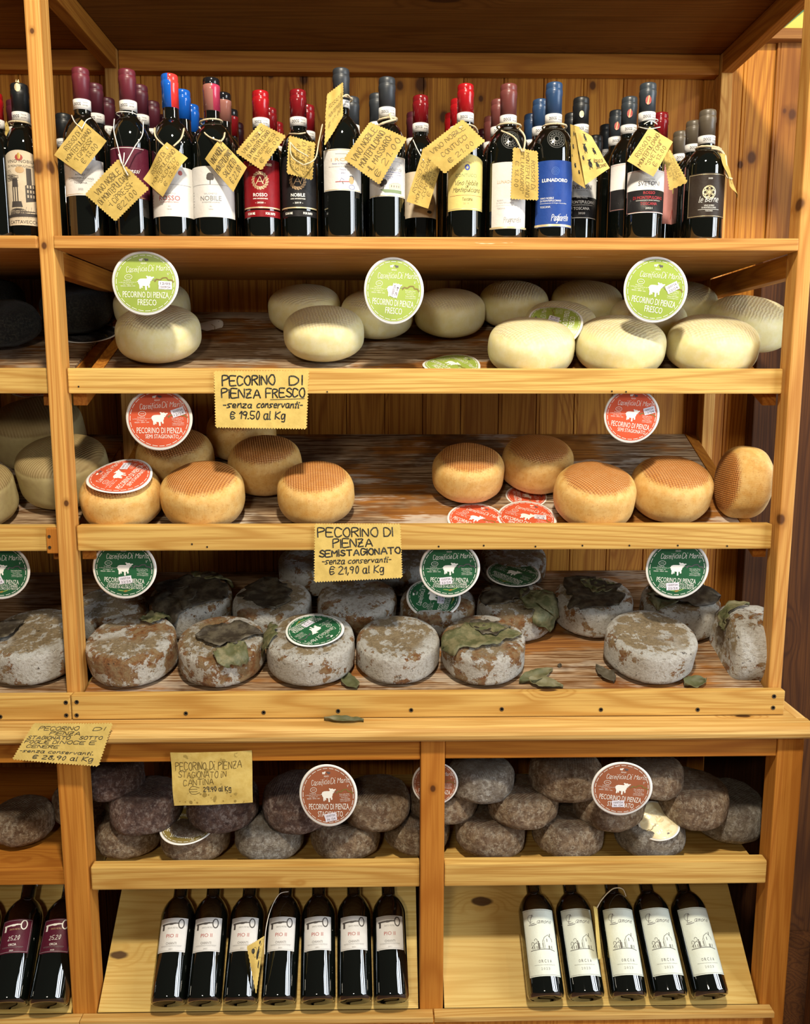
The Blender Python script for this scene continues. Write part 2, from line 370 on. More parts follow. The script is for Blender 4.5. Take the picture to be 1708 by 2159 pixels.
def ribbon(pl, w, verts, faces, sub=4):
    pts = [Vector(p) for p in pl]
    if len(pts) > 2:
        o = []
        for i in range(len(pts) - 1):
            p0 = pts[max(i - 1, 0)]; p1 = pts[i]; p2 = pts[i + 1]; p3 = pts[min(i + 2, len(pts) - 1)]
            for k in range(sub):
                s = k / sub; q = .5 * ((2 * p1) + (p2 - p0) * s + (2 * p0 - 5 * p1 + 4 * p2 - p3) * s * s + (3 * p1 - p0 - 3 * p2 + p3) * s ** 3)
                lin = p1.lerp(p2, s); o.append(lin.lerp(q, .6))
        o.append(pts[-1]); pts = o
    b = len(verts)
    for i, p in enumerate(pts):
        d = pts[min(i + 1, len(pts) - 1)] - pts[max(i - 1, 0)]
        d = d.normalized() if d.length > 1e-9 else Vector((1, 0))
        nrm = Vector((-d.y, d.x)) * w / 2
        if i == 0: p = p - d * w * .4
        if i == len(pts) - 1: p = p + d * w * .4
        verts.append((p.x + nrm.x, p.y + nrm.y)); verts.append((p.x - nrm.x, p.y - nrm.y))
    for i in range(len(pts) - 1):
        faces.append((b + 2 * i, b + 2 * i + 1, b + 2 * i + 3, b + 2 * i + 2))
_tc = {}
def font2d(s, bold=0.0, shear=0.0, space=1.0):
    key = (s, bold, shear, space)
    if key in _tc: return _tc[key]
    cu = bpy.data.curves.new('t', 'FONT'); cu.body = s; cu.size = 1; cu.offset = bold; cu.shear = shear; cu.space_character = space
    cu.resolution_u = 2; cu.fill_mode = 'FRONT'
    ob = bpy.data.objects.new('t', cu); C.objects.link(ob)
    dg = bpy.context.evaluated_depsgraph_get(); me = bpy.data.meshes.new_from_object(ob.evaluated_get(dg))
    vs = [(v.co.x, v.co.y) for v in me.vertices]; fs = [tuple(p.vertices) for p in me.polygons]
    bpy.data.objects.remove(ob); bpy.data.meshes.remove(me); bpy.data.curves.remove(cu)
    x0 = min(v[0] for v in vs); x1 = max(v[0] for v in vs); y0 = min(v[1] for v in vs); y1 = max(v[1] for v in vs)
    vs = [(v[0] - x0, v[1] - y0) for v in vs]
    _tc[key] = (vs, fs, x1 - x0, y1 - y0); return _tc[key]
class Ink:
    """flat marks collected per colour, then laid on a surface by a map (u, v) -> point"""
    def __init__(s): s.d = {}
    def _b(s, mat): return s.d.setdefault(mat, ([], []))
    def poly(s, pts, mat):
        V, Fc = s._b(mat); b = len(V); V.extend(pts); Fc.append(tuple(range(b, b + len(pts))))
    def line(s, pts, w, mat, sub=1): V, Fc = s._b(mat); ribbon(pts, w, V, Fc, sub)
    def ellipse(s, cx, cy, rx, ry, mat, n=20, rot=0):
        s.poly([(cx + rx * math.cos(a) * math.cos(rot) - ry * math.sin(a) * math.sin(rot), cy + rx * math.cos(a) * math.sin(rot) + ry * math.sin(a) * math.cos(rot)) for a in [i * 2 * PI / n for i in range(n)]], mat)
    def ring(s, cx, cy, rx, ry, w, mat, n=24, a0=0, a1=2 * PI):
        s.line([(cx + rx * math.cos(a0 + (a1 - a0) * i / n), cy + ry * math.sin(a0 + (a1 - a0) * i / n)) for i in range(n + 1)], w, mat)
    def text(s, st, cx, cy, w, h, mat, rot=0, bold=0.0, shear=0.0, space=1.0, anchor='c'):
        vs, fs, tw, th = font2d(st, bold, shear, space); V, Fc = s._b(mat); b = len(V)
        kx = w / tw if w else h / th; ky = h / th
        ca, sa = math.cos(rot), math.sin(rot)
        for x, y in vs:
            X = x * kx - (tw * kx / 2 if anchor == 'c' else 0); Y = y * ky - h / 2
            V.append((cx + X * ca - Y * sa, cy + X * sa + Y * ca))
        Fc.extend(tuple(i + b for i in f) for f in fs)
    def hand(s, st, cx, cy, w, h, mat, rot=0, pen=.10, slant=0.0, jitter=.18, anchor='c', maxk=99):
        pls, tw = strokes_text(st, jitter, slant); V, Fc = s._b(mat); k = h; kx = w / tw if w else h
        kx = min(kx, h * maxk)
        ca, sa = math.cos(rot), math.sin(rot)
        for pl in pls:
            q = []
            for x, y in pl:
                X = x * kx - (tw * kx / 2 if anchor == 'c' else 0); Y = (y - .5) * k
                q.append((cx + X * ca - Y * sa, cy + X * sa + Y * ca))
            ribbon(q, h * pen, V, Fc)
    def lay(s, name, parent, fmap, cut=None):
        for m, (V, Fc) in s.d.items():
            if Fc and cut:                     # print on a round bottle: cut it fine enough to follow the curve
                me = bpy.data.meshes.new('c'); me.from_pydata([(x, y, 0) for x, y in V], [], Fc)
                bm = bmesh.new(); bm.from_mesh(me); bpy.data.meshes.remove(me)
                x0 = min(x for x, y in V); x1 = max(x for x, y in V); k = math.floor(x0 / cut) + 1
                while k * cut < x1:
                    bmesh.ops.bisect_plane(bm, geom=bm.verts[:] + bm.edges[:] + bm.faces[:], plane_co=(k * cut, 0, 0), plane_no=(1, 0, 0)); k += 1
                bm.verts.index_update(); V = [(v.co.x, v.co.y) for v in bm.verts]; Fc = [tuple(v.index for v in f.verts) for f in bm.faces]; bm.free()
            if Fc: link_mesh(name, [fmap(u, v) for u, v in V], Fc, M[m], parent)
SHEEP = [(-1, .28), (-.86, .38), (-.78, .56), (-.55, .66), (-.2, .66), (.12, .62), (.22, .72), (.10, .92), (.20, 1.0), (.38, .88), (.56, .92), (.72, .78), (.95, .82), (1.0, .70), (.82, .60), (.74, .42), (.62, .30), (.52, .24), (.50, .05), (.40, -.10), (.42, -.50), (.24, -.52), (.22, -.26), (.08, -.28), (.06, -.78), (-.12, -.78), (-.12, -.28), (-.38, -.22), (-.40, -.50), (-.52, -.50), (-.54, -.22), (-.60, -.58), (-.76, -.58), (-.74, -.10), (-.84, .10), (-.84, .26)]

# ================================================================ the room
YF, YB, YW = 1.62, 2.055, 2.10           # hutch front, front of its rear posts, wall boards
def panelled_wall(name, x0, x1, z0, z1, Y, w, mat, x_first):
    vs, fs = [], []
    x = x_first
    prof = []                              # a profile along x: flat board, bead, v-groove
    while x < x1:
        for dx, dy in ((.000, .004), (.0015, .0), (.007, .0), (.008, .0012), (.009, .0), (w - .0015, .0), (w, .004)):
            prof.append((min(max(x + dx, x0), x1), dy))
        x += w
    for px, dy in prof: vs += [(px, Y + dy, z0), (px, Y + dy, z1)]
    for i in range(len(prof) - 1): fs.append((2 * i, 2 * i + 2, 2 * i + 3, 2 * i + 1))
    b = len(vs); vs += [(x0, Y + .02, z0), (x1, Y + .02, z0), (x1, Y + .02, z1), (x0, Y + .02, z1)]; fs.append((b, b + 3, b + 2, b + 1))
    o = link_mesh(name, vs, fs, mat); o['kind'] = 'structure'; return o
panelled_wall('wall_back', -1.6, .9035, 0, 2.31, YW, .0935, M['wall'], -1.6005)
M['wall_r'] = pine('reddish_wall_boards', 2, (.34, .135, .022), (.18, .055, .008), 1.3, planks=.125, knots=[(at(x, y, 2.1).x, 2.1, at(x, y, 2.1).z, r) for x, y, r in ((1652, 236, .006), (1668, 243, .011))])
panelled_wall('wall_right', .9040, 1.7, 0, 2.31, YW - .006, .125, M['wall_r'], .9040)
o = box('trim_1', -1.6, 1.7, YW - .03, YW + .02, 2.298, 2.322, pine('cornice_wood', 0, (.36, .17, .045), (.20, .08, .02)), bev=.004); o['kind'] = 'structure'
o = box('wall_above', -1.6, 1.7, YW + .012, YW + .03, 2.31, 2.9, flat('cream_plaster', (.62, .50, .24), .8), bev=0); o['kind'] = 'structure'; o.name = 'wall_upper'
o = box('floor', -2.5, 3.2, -2.5, 2.15, -.03, 0, flat('terracotta_floor', (.22, .10, .055), .6), bev=0); o['kind'] = 'structure'
# a yellow panel with a green edge above the cornice, top right
pp = thing('wall_poster', 'yellow poster with a green edge above the wood cornice at the top right', 'poster')
box('poster_sheet', .86, 1.25, YW - .004, YW + .004, 2.322, 2.62, flat('poster_yellow', (.66, .47, .08), .6), pp, 0)
vs = [(.86, YW - .006, 2.352), (.90, YW - .006, 2.322), (.925, YW - .006, 2.322), (1.10, YW - .006, 2.455), (1.10, YW - .006, 2.49), (.86, YW - .006, 2.375)]
a0 = at(1648, 47, YW - .006); a1 = at(1700, 3, YW - .006)
dxy = (a1 - a0); nn = Vector((dxy.z, 0, -dxy.x)).normalized() * .013
vs = [a0 - dxy * .2, a1 + dxy * 2, a1 + dxy * 2 + nn, a0 - dxy * .2 + nn]
link_mesh('green_edge', vs, [(0, 1, 2, 3)], flat('poster_green', (.02, .16, .08), .6), pp)

# ================================================================ the hutch
hutch = thing('shelving_hutch', 'honey-coloured pine shelving hutch holding wine bottles and wheels of cheese above the worktop', 'shelving')
PX0, PX1, QX0, QX1 = -.640, -.612, .762, .789      # left and right front posts
LX0 = -1.30                                         # the neighbouring bay runs out of the frame
for (a, b) in ((PX0, PX1), (QX0, QX1)):
    box('post', a, b, YF, YF + .045, .862, 2.262, M['post'], hutch, .003)
    box('post', a, b, YB, YW - .001, .862, 2.262, M['post'], hutch, .002)
    box('side_beam', a, b, YF + .045, YB, 2.218, 2.262, M['beam_y'], hutch)
    box('side_beam', a, b, YF + .045, YB, 1.717, 1.760, M['beam_y'], hutch)
box('post', LX0, LX0 + .028, YF, YF + .045, .862, 2.262, M['post'], hutch)
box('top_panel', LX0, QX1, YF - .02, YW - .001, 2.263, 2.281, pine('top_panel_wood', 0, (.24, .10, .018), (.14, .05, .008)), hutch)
box('back_beam', PX1 + .001, QX0 - .001, YB + .012, YW - .001, 2.218, 2.262, M['beam_x'], hutch)
box('back_beam', LX0, PX0 - .001, YB + .012, YW - .001, 2.218, 2.262, M['beam_x'], hutch)
M['shelf_under'] = M['beam_x']
box('bottle_shelf', PX1 + .001, QX0 - .002, YF - .005, YW - .002, 1.7605, 1.783, M['shelf_x'], hutch, .0025)
box('bottle_shelf', LX0, PX0 - .001, YF - .005, YW - .002, 1.7605, 1.783, M['shelf_x'], hutch, .0025)
SL = .33
SLS = {1: .425, 2: .45, 3: .30}
TR = {1: (1.503, 1.665), 2: (1.199, 1.665), 3: (.905, 1.62)}      # z, y of each tilted shelf at its front
def tz(k, y): return TR[k][0] + (y - TR[k][1]) * SLS[k]
TNS = {k: Vector((0, -s, 1)).normalized() for k, s in SLS.items()}
for k, (zt, zb) in ((1, (1.5455, 1.4975)), (2, (1.2425, 1.1925))):
    m = M['tray']
    box('tilted_shelf', PX1 + .030, QX0 - .030, 1.665, 2.095, tz(k, 1.665) - .006, tz(k, 1.665), m, hutch, .001, shear=SLS[k])
    box('tilted_shelf', PX1 + .004, PX1 + .0285, 1.665, 2.095, tz(k, 1.665) - .006, tz(k, 1.665) + .0004, M['beam_y'], hutch, .001, shear=SLS[k])
    box('tilted_shelf', QX0 - .0285, QX0 - .004, 1.665, 2.095, tz(k, 1.665) - .006, tz(k, 1.665) + .0004, M['beam_y'], hutch, .001, shear=SLS[k])
    box('tilted_shelf', LX0 + .03, PX0 - .004, 1.665, 2.095, tz(k, 1.665) - .006, tz(k, 1.665), m, hutch, .001, shear=SLS[k])
    r = box('front_rail', PX1 + .003, QX0 - .004, 1.640, 1.6645, zb, zt, M['rail'], hutch, .003)
    box('front_rail', LX0 + .03, PX0 - .003, 1.640, 1.6645, zb, zt, M['rail'], hutch, .003)
    for (a, b) in ((PX1 + .001, PX1 + .028), (QX0 - .028, QX0 - .001), (PX0 - .028, PX0 - .001)):
        box('cleat', a, b, 1.668, 2.04, tz(k, 1.668) - .030, tz(k, 1.668) - .0065, M['beam_y'], hutch, .001, shear=SLS[k])
blk = box('splice_block', -.664, -.6415, 1.628, 1.6395, 1.190, 1.240, M['lpost'], hutch, .002)
for q in ((104, 1131), (105, 1154)): screw(blk, *q, 1.6278, .003)
box('tilted_shelf', PX1 + .004, QX0 - .004, 1.622, 2.095, tz(3, 1.622) - .016, tz(3, 1.622), M['tray_dark'], hutch, .001, shear=SLS[3])
box('tilted_shelf', LX0 + .03, PX0 - .004, 1.622, 2.095, tz(3, 1.622) - .016, tz(3, 1.622), M['tray_dark'], hutch, .001, shear=SLS[3])
r3 = box('front_rail', -.6235, .7865, 1.598, 1.6185, .8635, .9135, M['rail'], hutch, .0025)
r3b = box('front_rail', LX0, -.6255, 1.598, 1.6185, .8625, .9125, M['rail'], hutch, .0025)
for q in ((392, 1504), (556, 1502), (867, 1497), (1058, 1495), (1267, 1496), (1471, 1496), (1632, 1468), (1630, 1492), (162, 1480), (162, 1508), (713, 1499)): screw(r3, *q, 1.5982)
for q in ((139, 1481), (140, 1508), (1, 1511)): screw(r3b, *q, 1.5982)

rl = [o for o in C.objects if o.name.startswith('front_rail')]
for q in ((925, 1152), (1020, 1150), (1129, 1152), (1228, 1150), (1327, 1150), (1429, 1150), (1533, 1151), (437, 1153), (405, 1147)): screw(rl[2], *q, 1.6402, .0018)
for q in ((519, 826), (1290, 825), (1320, 826), (690, 826), (166, 815)): screw(rl[0], *q, 1.6402, .0016)
# ================================================================ worktop and lower cabinet
wt = thing('worktop', 'long pine worktop with a rounded moulded front edge under the hutch', 'worktop')
def nosing(name, x0, x1, mat, parent):
    prof = [(1.585, .834), (1.551, .834), (1.548, .838), (1.5465, .846), (1.549, .853), (1.5545, .858), (1.5625, .8615), (1.585, .862)]
    vs = []; fs = []; n = len(prof)
    for x in (x0, x1):
        for y, z in prof: vs.append((x, y, z))
    for i in range(n): fs.append((i, (i + 1) % n, n + (i + 1) % n, n + i))
    fs.append(tuple(range(n - 1, -1, -1))); fs.append(tuple(range(n, 2 * n)))
    return link_mesh(name, vs, fs, mat, parent)
nosing('edge_moulding', LX0, .826, M['counter'], wt)
box('top_board', LX0, .805, 1.5852, YW - .002, .836, .862, M['counter'], wt, .001)
box('side_moulding', .8052, .826, 1.5852, YW - .002, .836, .8622, pine('side_moulding_wood', 1, (.80, .55, .22), (.55, .3, .08)), wt, .003)
cab = thing('base_cabinet', 'open pine base cabinet under the worktop with a cheese shelf and sloping bottle boards', 'cabinet')
YL = 1.570
POSTS = ((-.649, -.6005), (.0605, .1085), (.7655, .818))
for a, b in POSTS:
    box('post', a, b, YL, YL + .05, 0, .833, M['lpost'], cab, .003)
    box('post', a, b, YW - .05, YW - .002, 0, .833, M['lpost'], cab, .002)
box('apron', LX0, .0600, YL + .003, YL + .03, .786, .8335, M['beam_x'], cab, .002)
box('apron', .109, .765, YL + .003, YL + .03, .788, .8335, M['beam_x'], cab, .002)
box('cheese_shelf', LX0, -.650, YL + .006, YW - .06, .5265, .5570, M['beam_x'], cab, .001)
for (a, b) in ((-.5965, .0595), (.1095, .7625)):
    box('cheese_shelf', a, b, YL + .03, YW - .06, .515, .5295, M['rail'], cab, .001)
    box('front_rail', a, b, YL + .004, YL + .0285, .5145, .5640, M['rail'], cab, .003)
    for c in (a, b - .022): box('cleat', c, c + .022, YL + .052, YW - .06, .494, .5145, M['lpost'], cab, .003)
TH = math.radians(40.6); UP = Vector((0, math.cos(TH), math.sin(TH))); NB = Vector((0, -math.sin(TH), math.cos(TH)))
B0 = Vector((0, 1.570, .246))                       # where the sloping boards meet the ledge
def slope_board(a, b):
    vs = []
    for x in (a, b):
        for s, d in ((0, 0), (.36, 0), (.36, -.012), (0, -.012)): vs.append(B0 + UP * s + NB * d + Vector((x, 0, 0)))
    return link_mesh('sloping_board', vs, [(0, 1, 2, 3), (7, 6, 5, 4), (0, 4, 5, 1), (1, 5, 6, 2), (2, 6, 7, 3), (3, 7, 4, 0)], M['board'], cab)
slope_board(-1.25, -.652); slope_board(-.5975, .0575); slope_board(.1115, .7615)
box('bottle_ledge', LX0, -.6275, 1.545, 1.5695, .2330, .2450, M['counter'], cab, .0015)
box('bottle_ledge', -.6265, .0870, 1.545, 1.5695, .2330, .2450, M['counter'], cab, .0015)
box('bottle_ledge', .0895, .7860, 1.545, 1.5695, .2335, .2455, M['counter'], cab, .0015)
box('base_board', LX0, .7655, 1.5505, 1.5695, 0, .2325, M['lpost'], cab, .002)
box('side_panel', .808, .8175, YL + .051, YW - .055, 0, .833, M['dark'], cab, .001)

# dark furniture at the right edge of the picture
dk = thing('dark_cupboard', 'dark stained wooden cupboard beyond the right post, mostly outside the picture', 'cupboard')
box('side_panel', .880, 1.62, 2.045, 2.088, 0, 1.83, M['dark'], dk, .003)
box('frame_stile', .846, .872, 1.50, 1.545, .0, .852, M['dark'], dk, .004)
box('frame_moulding', .8725, .895, 1.485, 1.545, .0, .852, M['dark'], dk, .006)
box('side_panel', .896, 1.25, 1.50, 1.53, 0, .852, M['dark'], dk, .002)
box('bottom_rail', .846, 1.25, 1.55, 2.04, 0, .08, M['dark'], dk, .004)

# ================================================================ builders for the goods
def frame(o, normal, up=(0, 0, 1), rot=0.0, s=1.0):
    """local x right, z up, -y towards the normal"""
    y = -Vector(normal).normalized(); z = Vector(up); z = (z - y * z.dot(y)).normalized(); x = y.cross(z)
    m = Matrix((x, y, z)).transposed().to_4x4() @ Matrix.Rotation(rot, 4, 'Y')
    return Matrix.Translation(o) @ m @ Matrix.Scale(s, 4)
def round_label(mtx, R, colour, kind, label, sx=1.0, bend=0.0, bdir=0.0, ink='white_ink', sticker=(.56, -.02, -.15, ('12/09', '10/09/24')), group=None, sag=0.0, sy=1.0):
    root = thing('round_label', label, 'label', mtx, group)
    R = float(R)
    def f(u, v, off=0.0):
        q = u * math.cos(bdir) + v * math.sin(bdir)
        return Vector((u * R * sx, bend * R * q * q - off, v * R * sy))
    vs = []; fs = []; idx = []; n = 64
    rr = [0, .3, .6, .80, .915, .955, 1.0]
    vs.append(f(0, 0))
    for r in rr[1:]:
        for i in range(n):
            a = 2 * PI * i / n; w = 1 + (.012 * math.sin(3 * a + 1) if r == 1.0 else 0)
            vs.append(f(r * w * math.cos(a), r * w * math.sin(a) + (sag * max(0, -math.sin(a)) ** 2 * r)))
    for i in range(n): fs.append((0, 1 + i, 1 + (i + 1) % n)); idx.append(1)
    for k in range(1, len(rr) - 1):
        for i in range(n):
            a = 1 + (k - 1) * n + i; b = 1 + (k - 1) * n + (i + 1) % n
            fs.append((a, a + n, b + n, b)); idx.append(1 if rr[k + 1] <= .915 else 0)
    o = link_mesh('card', vs, fs, [M['rim'], M[colour]], root, True, idx)
    sd = o.modifiers.new('thickness', 'SOLIDIFY'); sd.thickness = .0007; sd.offset = -1.0
    K = Ink(); W = ink
    for i in range(26):                          # the broken ring of tiny print near the edge
        a0 = 2 * PI * i / 26 + .03; K.ring(0, 0, .865, .865, .016, W, 4, a0, a0 + .17)
    K.ring(0, 0, .93, .93, .008, 'dgrey_ink', 64)
    K.poly([(x * .075 - .05, y * .055 + .72) for x, y in SHEEP], W); K.poly([(-x * .075 + .10, y * .055 + .71) for x, y in SHEEP], 'dgrey_ink')
    K.text('PIENZA', .02, .615, .17, .05, W)
    K.hand('Caseificio', -.22, .45, .62, .155, W, .02, .075, .32, .05); K.hand('Di', .21, .45, .15, .17, W, .0, .075, .3, .05); K.hand('Mario', .57, .44, .40, .155, W, -.03, .075, .32, .05)
    K.ring(-.48, .22, .11, .075, .012, W, 20); K.text('AVIOB', -.48, .22, .12, .03, W, -.05)
    for i, (s, w) in enumerate((('Prodotto da', .22), ('La Bottega del Naturista srl', .52), ('Via Maggio, 25', .30), ('PIENZA - SIENA - Italia', .44))):
        K.text(s, -.52, .11 - i * .055, w, .036, W, -.05)
    K.poly([(x * .27 + .02, y * .25 - .02) for x, y in SHEEP], W)
    K.ring(.26, .15, .10, .07, .010, 'grey_ink', 10, PI + .6, 2 * PI - .4)
    rb = 'olive_lab' if kind != 'green' else 'dgrey_ink'
    K.line([(.30, .04), (.36, .10), (.46, .075), (.54, .13), (.66, .13), (.70, .06), (.80, .05), (.84, -.02)], .035, rb, 3)
    K.text('5°', .72, .24, .07, .07, W)
    for i, (s, w) in enumerate((('Punto vendita: Pienza', .34), ('Corso il Rossellino, 16', .34), ('Pienza (Siena)', .24), ('Telefono 0578 748081', .35), ('www.formaggipienza.it', .36))):
        K.text(s, .56, -.01 - i * .055, w, .034, W, -.06)
    tl = -.09
    if kind == 'green':
        K.text('PECORINO DI PIENZA', -.02, -.38, 1.25, .16, W, tl, .0)
        K.text('STAGIONATO SOTTO CENERE', .0, -.52, 1.1, .085, W, tl, .0); K.text('E FOGLIE DI ALLORO E/O NOCE', -.02, -.615, 1.12, .085, W, tl, .0)
        K.ellipse(.0, -.74, .07, .035, 'gold', 12, .2); K.ellipse(.13, -.71, .12, .02, 'leafy', 12, .35); K.ellipse(-.14, -.72, .12, .02, 'leafy', 12, -.2)
    else:
        K.text('PECORINO DI PIENZA', -.02, -.36, 1.38, .19, W, tl, .0)
        if kind == 'fresco': K.text('FRESCO', .0, -.60, .56, .19, W, tl, .0)
        elif kind == 'semi': K.text('SEMI STAGIONATO', .03, -.56, 1.0, .13, W, tl, .0)
        else: K.text('STAGIONATO', .0, -.60, .86, .18, W, tl, .0)
    K.lay('print', root, lambda u, v: f(u, v, .00045))
    if sticker:
        cx, cy, rot, lines = sticker
        K = Ink(); w, h = .20, .125; ca, sa = math.cos(rot), math.sin(rot)
        pts = [(-w, -h), (w, -h), (w * 1.03, -h * .3), (w * .97, h * .3), (w, h), (-w, h), (-w * 1.04, h * .2), (-w * .97, -h * .3)]
        K.poly([(cx + x * ca - y * sa, cy + x * sa + y * ca) for x, y in pts], 'sticker')
        for i, s in enumerate(lines):
            yy = (.05, -.06)[i]; K2 = None
            K.d.setdefault('_', ([], []))
        K.d.pop('_', None)
        st = None
        for m_, (V, Fc) in K.d.items(): st = link_mesh('price_sticker', [f(u, v, .0008) for u, v in V], Fc, M['sticker'], root)
        K = Ink()
        for i, s in enumerate(lines):
            yy = (.05, -.06)[i]; K.text(s, cx - yy * sa, cy + yy * ca, .30, .07, 'dgrey_ink', rot)
        K.lay('sticker_print', st, lambda u, v: f(u, v, .0010))
    return root
M['leafy'] = flat('light_green_print', (.20, .35, .08), .5)

def lathe(name, prof, mats, parent, n=40, fm=None, mtx=None):
    vs = []; fs = []; idx = []
    for r, z in prof:
        for i in range(n): a = 2 * PI * i / n; vs.append((r * math.sin(a), -r * math.cos(a), z))
    for k in range(len(prof) - 1):
        for i in range(n):
            fs.append((k * n + i, k * n + (i + 1) % n, (k + 1) * n + (i + 1) % n, (k + 1) * n + i)); idx.append(fm(k, i, n) if fm else 0)
    fs.append(tuple(range(n - 1, -1, -1))); idx.append(idx[0]); fs.append(tuple((len(prof) - 1) * n + i for i in range(n))); idx.append(idx[-2])
    return link_mesh(name, vs, fs, mats, parent, True, idx, mtx)
BODY = [(.80, .0), (.93, .002), (1.0, .012), (1.0, .56)]
def bottle(mtx, h, r, cap, label, band=True, capfrac=.185, group=None, capfm=None, caprings=True, neck=.0150, shoulder=.575, cat='bottle', sh_len=.16, bandmat='wlabel', bandfrac=.055):
    root = thing('wine_bottle', label, cat, mtx, group)
    pr = [(r * .45, .008), (r * .80, .0), (r * .93, .0012), (r, .008), (r * 1.0, h * shoulder)]
    z0 = h * shoulder; z1 = h * (shoulder + sh_len)
    for i in range(1, 11):
        s = i / 10; zz = z0 + (z1 - z0) * s
        k = math.cos(min(1, s * 1.02) * PI / 2) ** .75 if s < 1 else 0
        pr.append((neck + (r - neck) * (k if s < .9 else k * .8), zz))
    zc = h * (1 - capfrac)
    pr.append((neck, z1 + .002)); pr.append((neck * .97, zc + .004)); pr.append((neck * .95, h - .006))
    lathe('glass_body', pr, M['glass'], root)
    cr = neck * .97 + .0008
    lip = [(cr, zc), (cr, h - .024), (cr + .0007, h - .0225), (cr + .0009, h - .015), (cr + .0003, h - .013), (cr - .0004, h - .0125), (cr + .0002, h - .011), (cr + .0002, h - .004), (cr - .0008, h - .0012), (cr - .003, h - .0002), (cr - .006, h)]
    if isinstance(cap, str): cap = [M[cap]]
    lathe('capsule', lip, cap, root, 36, capfm)
    if band:
        bz1 = zc + .001; bz0 = zc - h * bandfrac
        b = lathe('neck_band', [(neck + .0004, bz0), (neck + .0009, bz0), (neck + .0009, bz1), (neck + .0004, bz1)], M[bandmat], root, 30)
        K = Ink(); zc2 = (bz0 + bz1) / 2; nb = neck + .0012
        K.text('DOCG', -.004, zc2, .014, .0052, 'dgrey_ink', 0, .03)
        K.text('ITALIA 0421', .011, zc2 + .003, .010, .0022, 'dgrey_ink'); K.text('AAA 05587', .011, zc2 - .002, .010, .0022, 'dgrey_ink')
        K.line([(-.02, bz1 - .0012), (.02, bz1 - .0012)], .0012, 'blue_ink'); 
        K.lay('band_print', b, lambda u, v: Vector((nb * math.sin(u / nb), -nb * math.cos(u / nb), v)))
    root['h'] = h; root['r'] = r
    return root
def body_label(root, z0, z1, mat, draw=None, U=1.28, spin=0.0, arch=0.0, border=None, name='front_label', split=None, lift=.0005, shape=None):
    r = root['r']; R1 = r + lift
    def f(u, v, off=0.0):
        a = u / R1 + spin; return Vector(((R1 + off) * math.sin(a), -(R1 + off) * math.cos(a), v))
    n = 28; vs = []; fs = []; idx = []; half = U * r
    rows = [0, .5, 1] if split is None else [0, split, split, 1]
    for j, t_ in enumerate(rows):
        for i in range(n + 1):
            u = -half + 2 * half * i / n; s = u / half
            top = z1 + arch * (1 - s * s) if arch else z1
            if shape: top = z1 + shape(s)
            z = z0 + (top - z0) * t_ if split is None or t_ in (0, 1) else z0 + (z1 - z0) * t_
            vs.append(f(u, z))
    for j in range(len(rows) - 1):
        for i in range(n):
            fs.append((j * (n + 1) + i, j * (n + 1) + i + 1, (j + 1) * (n + 1) + i + 1, (j + 1) * (n + 1) + i)); idx.append(0 if split is None else (0 if j == 0 else 1))
    mats = [M[m] for m in (mat if isinstance(mat, (list, tuple)) else [mat])]
    o = link_mesh(name, vs, fs, mats, root, True, idx if len(mats) > 1 else None)
    K = Ink(); half2 = half
    if border:
        g = .0022; bw = .0006
        for a, b in (((-half + g, z0 + g), (half - g, z0 + g)), ((-half + g, z1 - g), (half - g, z1 - g))):
            K.line([(a[0] + (b[0] - a[0]) * i / 24, a[1]) for i in range(25)], bw, border)
        for x in (-half + g, half - g): K.line([(x, z0 + g), (x, z1 - g)], bw, border)
    if draw: draw(K)
    K.lay('label_print', o, lambda u, v: f(u, v, .0003), .0035)
    return o
SHZ = 1.7832
def shelf_bottle(x, top, w, cap, label, Y=1.69, r=None, cy=None, **kw):
    """a bottle standing on the top shelf: x and top in the photograph, Y its distance"""
    r = r or w * dep((0, Y, 1.87)) / F / 2 * 1.0
    p = at(x, top, Y)
    h = p.z - SHZ - .001
    # x follows the post lean: take it at mid height
    root = bottle(T(p.x, Y, SHZ), h, r, cap, label, **kw)
    root['Y'] = Y; root['xc'] = p.x
    return root
def zf(root, py):                            # height above the base of a pixel row on the front of the bottle
    return at(854, py, root['Y'] - root['r']).z - SHZ

